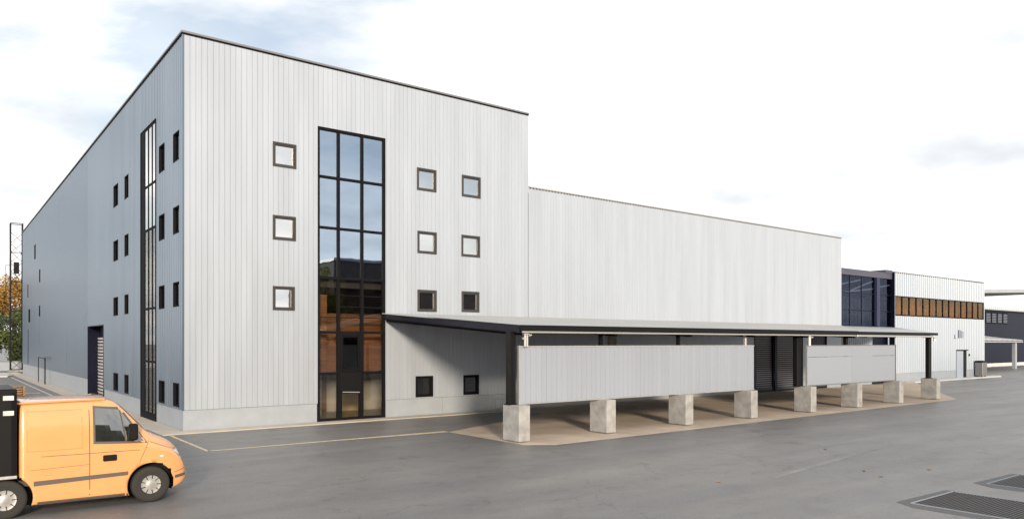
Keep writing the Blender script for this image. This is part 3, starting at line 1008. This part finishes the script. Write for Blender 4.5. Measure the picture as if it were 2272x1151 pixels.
# ------------------------------------------------------------------ navy shed and distant shed at the right
ns = thing('navy_shed', 'dark navy shed with a pale roof at the right edge behind the far pale building', 'building', (78, 13, 0))
MB().box(78, 140, 13, 13.3, 0.5, 8.3).build('wall', M['navy'], ns)
MB().box(78, 140, 12.95, 13.29, 0.0, 0.499).build('plinth', M['kerb'], ns)
MB().prism([(77.5, 12.4), (141, 12.4), (141, 30), (77.5, 30)], lambda x, y: 8.25 + (y - 12.4) * 0.10, lambda x, y: 8.4 + (y - 12.4) * 0.10).build('roof', M['roof'], ns)
for i in range(4):
    x = 112.9 + i * 2.1
    w_ = window(ns, lambda a, d, z: (a, 12.99 + d, z), (x, x + 1.8, 6.3, 8.0), M['glass_link'], m=M['dark'])
    for k in range(6):
        MB().box(x + 0.15, x + 1.65, 12.94, 12.95, 6.5 + k * 0.23, 6.6 + k * 0.23).build('louvre_blade', M['slat'], w_)
cn = thing('porch_canopy', 'small grey curved porch canopy on a white post before the navy shed', 'canopy', (97, 7, 0))
b = MB()
nn = 10
for k in range(nn):
    t0, t1 = k / nn, (k + 1) / nn
    def pt(t, y):
        zb = 5.2 - 0.9 * t * t
        zf = 3.75
        s_ = (y - 7) / 6.0
        return (92 + 17 * t, y, zf + (zb - zf) * s_ ** 0.8)
    for j in range(4):
        y0, y1 = 7 + j * 1.5, 8.5 + j * 1.5
        b.q(pt(t0, y0), pt(t1, y0), pt(t1, y1), pt(t0, y1))
o = b.build('canopy_sheet', M['roof'], cn, smooth=True)
md = o.modifiers.new('solid', 'SOLIDIFY'); md.thickness = 0.12
MB().box(107.2, 107.7, 7.3, 7.7, 0.0, 3.7).build('post', M['clad'], cn)
MB().bar((92, 7.05, 3.62), (109, 7.05, 3.62), 0.12, 0.14).build('edge_beam', M['steel'], cn)
ds = thing('distant_shed', 'pale ribbed shed whose roof rises behind the navy shed', 'building', (160, 40, 0))
ribbed(ds, FRONT, 120, 260, 0, 12.0, [], 40, M['clad_far'], pitch=1.2, depth=0.15)
MB().prism([(118, 39.6), (262, 39.6), (262, 90), (118, 90)], lambda x, y: 12.0 + (x - 118) * 0.045, lambda x, y: 12.8 + (x - 118) * 0.045).build('roof', M['roof'], ds)

# ------------------------------------------------------------------ lattice tower and hoop rail
tw = thing('lattice_tower', 'black steel lattice mast standing past the left end of the tall block', 'tower', (0.3, 79.5, 0))
tx, ty, tw_ = 0.3, 79.5, 0.62
legs = [(tx - tw_, ty - tw_), (tx + tw_, ty - tw_), (tx + tw_, ty + tw_), (tx - tw_, ty + tw_)]
for x, y in legs:
    MB().bar((x, y, 0), (x, y, 18.2), 0.11).build('leg', M['black'], tw)
nb = 14
for k in range(nb):
    z0 = 0.2 + k * 1.2; z1 = z0 + 1.2
    for i in range(4):
        p = legs[i]; q = legs[(i + 1) % 4]
        if k % 2: p, q = q, p
        MB().bar((*p, z0), (*q, z1), 0.05).build('brace', M['black'], tw)
        if k % 3 == 0:
            MB().bar((*p, z0), (*q, z0), 0.06).build('rung', M['black'], tw)
for i in range(4):
    MB().bar((*legs[i], 18.15), (*legs[(i + 1) % 4], 18.15), 0.08).build('rung', M['black'], tw)
MB().box(tx - 0.3, tx + 0.25, ty - 0.5, ty - 0.1, 12.0, 13.4).build('antenna_box', M['black'], tw)
MB().bar((tx - 1.1, ty, 9), (tx - 1.1, ty, 13), 0.05).bar((tx - 1.1, ty, 13), (tx - tw_, ty, 13), 0.05).bar((tx - 1.1, ty, 9), (tx - tw_, ty, 9), 0.05).build('antenna', M['black'], tw)
MB().box(tx - 0.8, tx + 0.8, ty - 0.8, ty + 0.8, 0, 0.15).build('footing', M['conc'], tw)
hp = thing('hoop_rail', 'thin black hoop rail standing by the plinth of the left wall', 'railing', (-0.4, 44.5, 0))
MB().cyl((-0.4, 42.3, 0.0), (-0.4, 42.3, 2.2), 0.05).cyl((-0.4, 47.3, 0.0), (-0.4, 47.3, 2.2), 0.035).cyl((-0.4, 42.25, 2.2), (-0.4, 47.35, 2.2), 0.045).build('hoop', M['black'], hp)

# ------------------------------------------------------------------ trees, fence
def tree(name, label, x, y, h, cr, ch, m, nl=5200, leaf=0.34, seed=1, group=None, base=0.35):
    r = random.Random(seed)
    t = thing(name, label, 'tree', (x, y, 0), group)
    b = MB()
    b.cyl((x, y, -0.05), (x + r.uniform(-.2, .2), y, h * 0.55), h * 0.028, h * 0.014, 8)
    tips = []
    for k in range(9):
        a = r.uniform(0, 6.28); z0 = h * r.uniform(0.3, 0.55)
        rr = cr * r.uniform(0.45, 0.85)
        e = (x + rr * math.cos(a), y + rr * math.sin(a), min(h * 0.95, z0 + h * r.uniform(0.15, 0.4)))
        b.cyl((x, y, z0), e, h * 0.011, h * 0.004, 6)
        tips.append(e)
    b.build('trunk', M['bark'], t)
    cl = []
    for k in range(34):
        a = r.uniform(0, 6.28); u = r.uniform(-1, 1); q = r.uniform(0.35, 1.0)
        s_ = math.sqrt(max(0, 1 - u * u))
        cl.append((x + cr * q * s_ * math.cos(a), y + cr * q * s_ * math.sin(a), h * base + (h - h * base) * 0.5 * (1 + u * q) , cr * r.uniform(0.2, 0.42)))
    b = MB()
    for k in range(nl):
        c = cl[r.randrange(len(cl))]
        d = Vector((r.gauss(0, 1), r.gauss(0, 1), r.gauss(0, 0.8)))
        p = Vector(c[:3]) + d.normalized() * c[3] * r.random() ** 0.4
        ax = Vector((r.gauss(0, 1), r.gauss(0, 1), r.gauss(0, 1))).normalized()
        ay = ax.orthogonal().normalized()
        sz = leaf * r.uniform(0.6, 1.3)
        b.q(p - ax * sz * .5, p + ay * sz * .28, p + ax * sz * .5, p - ay * sz * .28)
    b.build('crown', m, t, normals=False)
    return t
tree('autumn_tree', 'tall orange autumn tree behind the lattice mast', 1.2, 94, 13.6, 4.4, 9, M['leaf_o'], seed=3, nl=8000)
tree('autumn_tree', 'smaller orange autumn tree at the left picture edge', -4.2, 100, 13.2, 4.6, 9, M['leaf_o'], seed=4, nl=7000)
tree('green_tree', 'dark green bushy tree low behind the lattice mast', 0.4, 87, 8.4, 3.6, 6, M['leaf_g'], seed=5, nl=8000, base=0.12)
tree('green_tree', 'olive green bushy tree at the left picture edge', -3.6, 88, 8.6, 3.8, 6, M['leaf_g'], seed=6, nl=8000, base=0.1)
tree('green_tree', 'deep green tree wedged beside the end wall', 4.5, 90, 9.0, 3.6, 6, M['leaf_g'], seed=8, nl=6000, base=0.12)
fn = thing('boundary_wall', 'low grey boundary wall under the trees at the far left', 'wall', (-14, 82.5, 0))
MB().box(-40, 3, 82.5, 82.8, 0, 1.1).build('wall', M['plinth'], fn)
MB().box(-40.05, 3.05, 82.44, 82.86, 1.101, 1.2).build('wall_cap', M['coping'], fn)

# ------------------------------------------------------------------ buildings across the yard (seen mirrored in the glass)
def yard_building(label, x0, x1, y0, y1, h):
    t = thing('yard_building', label, 'building', (x0, y1, 0), 'dark buildings across the yard')
    MB().box(x0, x1, y0, y1, 0, h).build('wall', M['brick'], t)
    MB().box(x0 - 0.2, x1 + 0.2, y0 - 0.2, y1 + 0.2, h + 0.002, h + 0.35).build('parapet', M['coping'], t)
    k = x0 + 1.5
    while k + 2 < x1:
        for z in (2.0, 6.0, 10.0):
            if z + 2.2 > h: continue
            w_ = MB().box(k, k + 1.8, y1 + 0.002, y1 + 0.08, z, z + 2.0).build('window', M['frame'], t)
            MB().box(k + 0.1, k + 1.7, y1 + 0.081, y1 + 0.09, z + 0.1, z + 1.9).build('pane', M['navy'], w_)
        k += 4.2
    return t
yard_building('tall dark brick building across the yard, mirrored in the glazed strip', 33.5, 46, -76, -60, 14.2)
yard_building('lower dark brick building across the yard, mirrored in the right-hand windows', 46.4, 75, -76, -60, 10.6)
yard_building('dark brick building across the yard behind the camera', -7, 21, -76, -60, 10.9)
tree('yard_tree', 'yellow green tree mirrored in the glazed strip beside the dark building', 31.5, -58, 13.4, 3.2, 6, M['leaf_y'], seed=11, nl=5000, base=0.3)

# ------------------------------------------------------------------ drain grates and litter
def grate(u0, u1, v0, v1, label):
    t = thing('drain_grate', label, 'drain grate', (u0, v0, 0), 'drain grates in the yard')
    MB().box(u0, u1, v0, v1, 0.003, 0.006).build('pit', M['black'], t)
    f = MB()
    f.box(u0 - 0.035, u0, v0 - 0.035, v1 + 0.035, 0.0, 0.02).box(u1, u1 + 0.035, v0 - 0.035, v1 + 0.035, 0.0, 0.02)
    f.box(u0, u1, v1, v1 + 0.035, 0.0, 0.02).box(u0, u1, v0 - 0.035, v0, 0.0, 0.02)
    f.build('grate_frame', M['plinth'], t)
    MB().prism([(u0 - 0.35, v0), (u0 - 0.04, v0), (u0 - 0.04, v1 + 0.04), (u1 + 0.2, v1 + 0.04), (u1 + 0.1, v1 + 0.22), (u0 - 0.1, v1 + 0.3), (u0 - 0.42, v1 - 0.2)], 0.0, 0.004).build('tar_patch', M['tar'], t)
    b = MB(); v = v0 + 0.03
    while v < v1 - 0.03:
        b.box(u0, u1, v, v + 0.026, 0.006, 0.016)
        v += 0.075
    o = b.build('grate_bars', M['frame'], t); o['kind'] = 'stuff'
grate(9.15, 11.2, -29.5, -23.65, 'large slotted drain grate in the near right corner of the yard')
grate(12.95, 15.0, -29.5, -23.75, 'slotted drain grate at the right picture edge beyond the larger one')
for i, (u, v, a) in enumerate(((12.4, -20.9, 0.4), (11.9, -21.6, 1.2), (7.9, -19.5, 2.0), (14.0, -21.9, 2.6), (15.5, -18.0, 0.9))):
    lab = ['orange dry leaf on the asphalt in front of the large grate', 'curled dry leaf lying nearest the large grate', 'pale dry leaf alone in the middle of the yard', 'dry leaf on the asphalt before the right-hand grate', 'dry leaf far out on the grey asphalt'][i]
    pts = []
    for k in range(10):
        t = 2 * math.pi * k / 10
        rr = 0.042 * (1 + 0.3 * math.cos(3 * t))
        x = rr * 1.5 * math.cos(t); y = rr * math.sin(t)
        pts.append((u + x * math.cos(a) - y * math.sin(a), v + x * math.sin(a) + y * math.cos(a), 0.012 + 0.02 * abs(math.cos(t))))
    b = MB(); c = (u, v, 0.008)
    for k in range(10): b.q(c, pts[k], pts[(k + 1) % 10])
    o = b.build('fallen_leaf', M['deadleaf'], None, normals=False)
    md = o.modifiers.new('solid', 'SOLIDIFY'); md.thickness = 0.003
    tag(o, lab, 'leaf', 'dry leaves on the yard')
pl = thing('pallet_stack', 'small stack of brown wooden pallets beyond the van', 'pallets', (-3.6, 28, 0))
for k in range(4):
    MB().box(-4.2, -3.0, 27.5, 28.5, 0.02 + k * 0.16, 0.05 + k * 0.16).box(-4.2, -4.1, 27.5, 28.5, 0.05 + k * 0.16, 0.14 + k * 0.16).box(-3.65, -3.55, 27.5, 28.5, 0.05 + k * 0.16, 0.14 + k * 0.16).box(-3.1, -3.0, 27.5, 28.5, 0.05 + k * 0.16, 0.14 + k * 0.16).box(-4.2, -3.0, 27.5, 28.5, 0.14 + k * 0.16, 0.17 + k * 0.16).build('pallet', M['pallet'], pl)

# ------------------------------------------------------------------ van
VX, VY = -6.4, -12.4
van = thing('delivery_van', 'orange panel van with a black cargo body driving at the left', 'van', (VX, VY, 0))
# stations: x, z top, z bottom, half width at the belt, half width at the top, belt height
ST = [(0.0, 2.29, 0.20, 0.99, 0.86, 1.20), (0.03, 2.31, 0.19, 1.0, 0.87, 1.20), (0.5, 2.33, 0.19, 1.0, 0.87, 1.20), (1.1, 2.34, 0.18, 1.0, 0.86, 1.20), (1.52, 2.34, 0.17, 1.0, 0.85, 1.20),
      (1.78, 2.27, 0.17, 1.0, 0.82, 1.20), (2.08, 1.93, 0.17, 1.0, 0.80, 1.19), (2.40, 1.56, 0.17, 0.995, 0.82, 1.16), (2.56, 1.46, 0.18, 0.985, 0.82, 1.13), (2.82, 1.34, 0.2, 0.95, 0.76, 1.05),
      (3.02, 1.20, 0.26, 0.89, 0.66, 0.95), (3.11, 1.02, 0.31, 0.84, 0.62, 0.86), (3.18, 0.82, 0.35, 0.78, 0.58, 0.72), (3.24, 0.66, 0.40, 0.68, 0.54, 0.56), (3.25, 0.62, 0.42, 0.64, 0.52, 0.54)]
def vring(st):
    x, zt, zb, w, wt, zbelt = st
    h = [(0, zb), (w * 0.55, zb), (w * 0.93, zb), (w * 0.995, zb + 0.05), (w, zb + (zbelt - zb) * 0.45), (w, zbelt)]
    for t in (0.33, 0.66):
        h.append((w + (wt - w) * t * t * 0.9, zbelt + (zt - 0.1 - zbelt) * t))
    h += [(wt + 0.0, zt - 0.10), (wt - 0.05, zt - 0.03), (wt * 0.6, zt), (0, zt + 0.012)]
    return [(x, -y, z) for y, z in h] + [(x, y, z) for y, z in h[-2:0:-1]]
b = MB()
rings = [vring(s_) for s_ in ST]
m_ = len(rings[0])
for r_ in rings: b.v += r_
for i in range(len(rings) - 1):
    for k in range(m_):
        b.f.append((i * m_ + k, i * m_ + (k + 1) % m_, (i + 1) * m_ + (k + 1) % m_, (i + 1) * m_ + k))
b.f.append(tuple(range(m_)))
b.f.append(tuple((len(rings) - 1) * m_ + k for k in range(m_)))
tmp = bpy.data.objects.new('van_tmp', b.mesh('van_tmp', smooth=True))
COL.objects.link(tmp)
tmp.modifiers.new('sub', 'SUBSURF').levels = 2
WX = [(2.44, 0.40), (-0.23, 0.385)]
cutters = []
for i, (wx, wz) in enumerate(WX):
    for sgn in (-1, 1):
        c = MB().cyl((wx, sgn * 0.70, wz), (wx, sgn * 1.4, wz), 0.475, n=40)
        cob = bpy.data.objects.new('cut_tmp', c.mesh('cut_tmp'))
        COL.objects.link(cob); cutters.append(cob)
        md = tmp.modifiers.new('cut', 'BOOLEAN'); md.operation = 'DIFFERENCE'; md.object = cob; md.solver = 'EXACT'
dg = bpy.context.evaluated_depsgraph_get()
body = bpy.data.meshes.new_from_object(tmp.evaluated_get(dg))
for c in cutters + [tmp]:
    bpy.data.objects.remove(c, do_unlink=True)
body.materials.clear()
body.materials.append(M['paint']); body.materials.append(M['black'])
for p in body.polygons:
    p.use_smooth = True
    for wx, wz in WX:
        rr = math.hypot(p.center.x - wx, p.center.z - wz)
        if rr < 0.483 and abs(p.center.y) < 0.985: p.material_index = 1; p.use_smooth = False
    if p.center.z < 0.3 and abs(p.normal.z) > 0.8: p.material_index = 1
body.name = 'body'
def at_van(name, me, m, parent=van, off=(0, 0, 0)):
    o = bpy.data.objects.new(name, me); COL.objects.link(o)
    if m is not None and not me.materials: me.materials.append(m)
    o.parent = parent; o.location = off
    return o
vb = at_van('body', body, None)
try:
    bm = bmesh.new(); bm.from_mesh(body)
    tree_ = BVHTree.FromBMesh(bm)
except Exception:
    tree_ = None
def side_patch(poly, off=0.006, n=8, nz=6, sgn=-1):
    """a skin lying on the van's side; poly = bilinear quad of (x,z): bottom-left, bottom-right, top-right, top-left"""
    b = MB(); g = []
    for j in range(nz + 1):
        row = []
        for i in range(n + 1):
            s_, t = i / n, j / nz
            x = (1 - t) * ((1 - s_) * poly[0][0] + s_ * poly[1][0]) + t * ((1 - s_) * poly[3][0] + s_ * poly[2][0])
            z = (1 - t) * ((1 - s_) * poly[0][1] + s_ * poly[1][1]) + t * ((1 - s_) * poly[3][1] + s_ * poly[2][1])
            hit = tree_.ray_cast(Vector((x, sgn * 3, z)), Vector((0, -sgn, 0)))
            y = hit[0].y if hit[0] is not None else sgn * 1.0
            row.append((x, y + sgn * off, z))
        g.append(row)
    for j in range(nz):
        for i in range(n):
            b.q(g[j][i], g[j][i + 1], g[j + 1][i + 1], g[j + 1][i])
    return b.mesh('patch', smooth=True, normals=False)
M['crease'] = mat('paint_crease', (0.42, 0.19, 0.07), 0.5)
M['van_glass'] = mat('van_glass', (0.02, 0.024, 0.022), 0.04, 0.0, spec=0.9, coat=1.0)
M['van_glass'].node_tree.nodes['Principled BSDF'].inputs['IOR'].default_value = 2.1
for sgn in (-1, 1):
    o = at_van('side_window', side_patch([(1.36, 1.42), (2.30, 1.36), (1.84, 2.06), (1.36, 2.12)], sgn=sgn), M['van_glass'], vb)
    o.name = 'side_window'
    sm = at_van('window_seal', side_patch([(1.32, 1.37), (2.38, 1.31), (1.86, 2.11), (1.32, 2.17)], off=0.003, sgn=sgn), M['trim'], vb)
    at_van('trim_strip', side_patch([(0.02, 0.60), (1.98, 0.655), (1.98, 0.735), (0.02, 0.70)], off=0.012, nz=2, sgn=sgn), M['trim'])
    for q in ([(1.243, 0.30), (1.259, 0.30), (1.259, 2.25), (1.243, 2.25)], [(2.2, 0.9), (2.212, 0.9), (2.43, 1.4), (2.418, 1.4)],
              [(0.05, 1.185), (2.6, 1.165), (2.6, 1.177), (0.05, 1.197)], [(0.05, 0.92), (1.24, 0.95), (1.24, 0.958), (0.05, 0.928)]):
        at_van('panel_gap', side_patch(q, off=0.002, n=6, nz=10, sgn=sgn), M['trim'], vb)
    h = MB(); h.box(1.5, 1.76, -0.03, 0.03, 0.99, 1.12)
    at_van('door_handle', h.mesh('door_handle', bevel=0.015), M['black'], van, (0, sgn * 1.005, 0))
    h = MB(); h.box(1.98, 2.16, -0.13, 0.0, 1.40, 1.76)
    if sgn == 1:
        h = MB(); h.box(1.98, 2.16, 0.0, 0.13, 1.40, 1.76)
    at_van('wing_mirror', h.mesh('wing_mirror', bevel=0.03), M['black'], van, (0, sgn * 1.0, 0))
    h = MB(); h.bar((2.12, 0, 1.5), (2.2, -sgn * 0.1, 1.42), 0.05)
    at_van('mirror_arm', h.mesh('mirror_arm'), M['black'], van, (0, sgn * 1.0, 0))
    # head lamp: a skin on the body's front corner
    g = []
    b = MB()
    for j in range(5):
        row = []
        for i in range(9):
            y = 0.36 + i / 8 * 0.50; z = 0.90 + j / 4 * 0.20
            hit = tree_.ray_cast(Vector((4, sgn * y, z)), Vector((-1, 0, 0)))
            x = hit[0].x if hit[0] is not None else 3.0
            row.append((x + 0.008, sgn * (y + 0.006), z))
        g.append(row)
    for j in range(4):
        for i in range(8):
            b.q(g[j][i], g[j][i + 1], g[j + 1][i + 1], g[j + 1][i])
    at_van('headlight', b.mesh('headlight', smooth=True), M['lens'])
    # wheel-arch lip, bumper joint, filler flap
    at_van('panel_gap', side_patch([(2.93, 0.60), (3.18, 0.66), (3.18, 0.672), (2.93, 0.612)], off=0.002, nz=2, sgn=sgn), M['trim'], vb)
    at_van('panel_gap', side_patch([(2.42, 1.33), (3.0, 1.08), (3.0, 1.092), (2.42, 1.342)], off=0.002, nz=2, sgn=sgn), M['trim'], vb)
    for q in ([(0.14, 1.30), (1.12, 1.30), (1.12, 1.31), (0.14, 1.31)], [(0.14, 2.10), (1.12, 2.10), (1.12, 2.11), (0.14, 2.11)],
              [(0.14, 1.30), (0.15, 1.30), (0.15, 2.11), (0.14, 2.11)], [(1.11, 1.30), (1.12, 1.30), (1.12, 2.11), (1.11, 2.11)],
              [(0.40, 0.80), (0.56, 0.80), (0.56, 0.806), (0.40, 0.806)], [(0.40, 0.80), (0.406, 0.80), (0.406, 0.90), (0.40, 0.90)],
              [(0.40, 0.895), (0.56, 0.895), (0.56, 0.90), (0.40, 0.90)], [(0.554, 0.80), (0.56, 0.80), (0.56, 0.90), (0.554, 0.90)]):
        at_van('panel_gap', side_patch(q, off=0.0015, n=4, nz=4, sgn=sgn), M['crease'], vb)
    at_van('quarter_bar', side_patch([(1.93, 1.385), (1.96, 1.385), (1.86, 2.04), (1.83, 2.06)], off=0.009, n=2, nz=6, sgn=sgn), M['trim'], vb)
    at_van('bumper_strip', side_patch([(2.95, 0.47), (3.2, 0.5), (3.2, 0.56), (2.95, 0.54)], off=0.006, n=4, nz=2, sgn=sgn), M['trim'])
    fl = MB(); fl.box(1.955, 1.975, -0.13, 0.13, 0.16, 0.42)
    at_van('mud_flap', fl.mesh('mud_flap'), M['black'], van, (0, sgn * 0.85, 0))
    at_van('side_repeater', side_patch([(2.62, 0.98), (2.70, 0.98), (2.70, 1.02), (2.62, 1.02)], off=0.008, n=2, nz=2, sgn=sgn), M['lens'])
    at_van('sill_cover', side_patch([(0.32, 0.21), (1.92, 0.20), (1.92, 0.27), (0.32, 0.28)], off=0.008, nz=2, sgn=sgn), M['trim'])
# windscreen
b = MB(); g = []
for j in range(9):
    row = []
    for i in range(13):
        x = 1.86 + j / 8 * 0.55; y = (-1 + 2 * i / 12) * (0.72 + 0.03 * j / 8)
        hit = tree_.ray_cast(Vector((x, y, 5)), Vector((0, 0, -1)))
        z = hit[0].z if hit[0] is not None else 2
        row.append((x + 0.004, y, z + 0.006))
    g.append(row)
for j in range(8):
    for i in range(12):
        b.q(g[j][i], g[j][i + 1], g[j + 1][i + 1], g[j + 1][i])
at_van('windscreen', b.mesh('windscreen', smooth=True), M['van_glass'], vb)
# front grille skin
b = MB()
for k in range(3):
    b.box(3.2, 3.262, -0.5, 0.5, 0.45 + k * 0.05, 0.475 + k * 0.05)
at_van('grille', b.mesh('grille'), M['black'])
for sgn in (-1, 1):
    rb = MB(); rb.bar((-0.03, sgn * 0.86, 2.275), (1.55, sgn * 0.85, 2.30), 0.05, 0.035)
    at_van('roof_rail', rb.mesh('roof_rail', bevel=0.008), M['paint'])
# wheels
for wx, wz in WX:
    for sgn in (-1, 1):
        r0 = 0.39
        pr = [(0.20, -0.09), (0.30, -0.10), (r0 - 0.04, -0.10), (r0 - 0.01, -0.08), (r0, -0.05), (r0, 0.05), (r0 - 0.01, 0.08), (r0 - 0.04, 0.10), (0.30, 0.10), (0.20, 0.09)]
        w_ = at_van('wheel', MB().lathe(pr, (0, 0, 0), 40).mesh('wheel', smooth=True), M['tyre'], van, (wx, sgn * 0.885, wz - 0.008))
        y = sgn
        hb = MB()
        hb.lathe([(0.0, y * 0.085), (0.06, y * 0.085), (0.09, y * 0.072), (0.20, y * 0.082), (0.262, y * 0.095), (0.275, y * 0.075), (0.275, y * -0.05)], (0, 0, 0), 40)
        at_van('hub_cap', hb.mesh('hub_cap', smooth=True), M['chrome'], w_)
        sp = MB()
        for k in range(9):
            a = 2 * math.pi * k / 9
            c = Vector((0.165 * math.cos(a), y * 0.081, 0.165 * math.sin(a)))
            sp.bar(c - Vector((math.cos(a), 0, math.sin(a))) * 0.045, c + Vector((math.cos(a), 0, math.sin(a))) * 0.045, 0.035, 0.012)
        at_van('hub_slots', sp.mesh('hub_slots'), M['black'], w_)
# black cargo body behind
cb = MB()
cb.box(-3.2, -0.025, -1.0, 1.0, 0.80, 2.58)
cg = at_van('cargo_body', cb.mesh('cargo_body', bevel=0.02), M['black'])
for x in (-3.1, -2.3, -1.5, -0.75, -0.12):
    at_van('body_rib', MB().box(x, x + 0.06, -1.02, -1.001, 0.85, 2.5).mesh('body_rib'), M['dark'], cg)
at_van('side_rail', MB().box(-3.2, -0.03, -1.04, -1.001, 0.80, 0.86).mesh('side_rail', bevel=0.006), M['steel'], cg)
for z in (2.06, 2.36):
    at_van('marker_plate', MB().box(-0.26, -0.08, -1.035, -1.021, z, z + 0.09).mesh('marker_plate'), M['white'], cg)
at_van('chassis', MB().box(-3.1, 0.3, -0.6, 0.6, 0.45, 0.795).mesh('chassis'), M['black'])
bm.free()
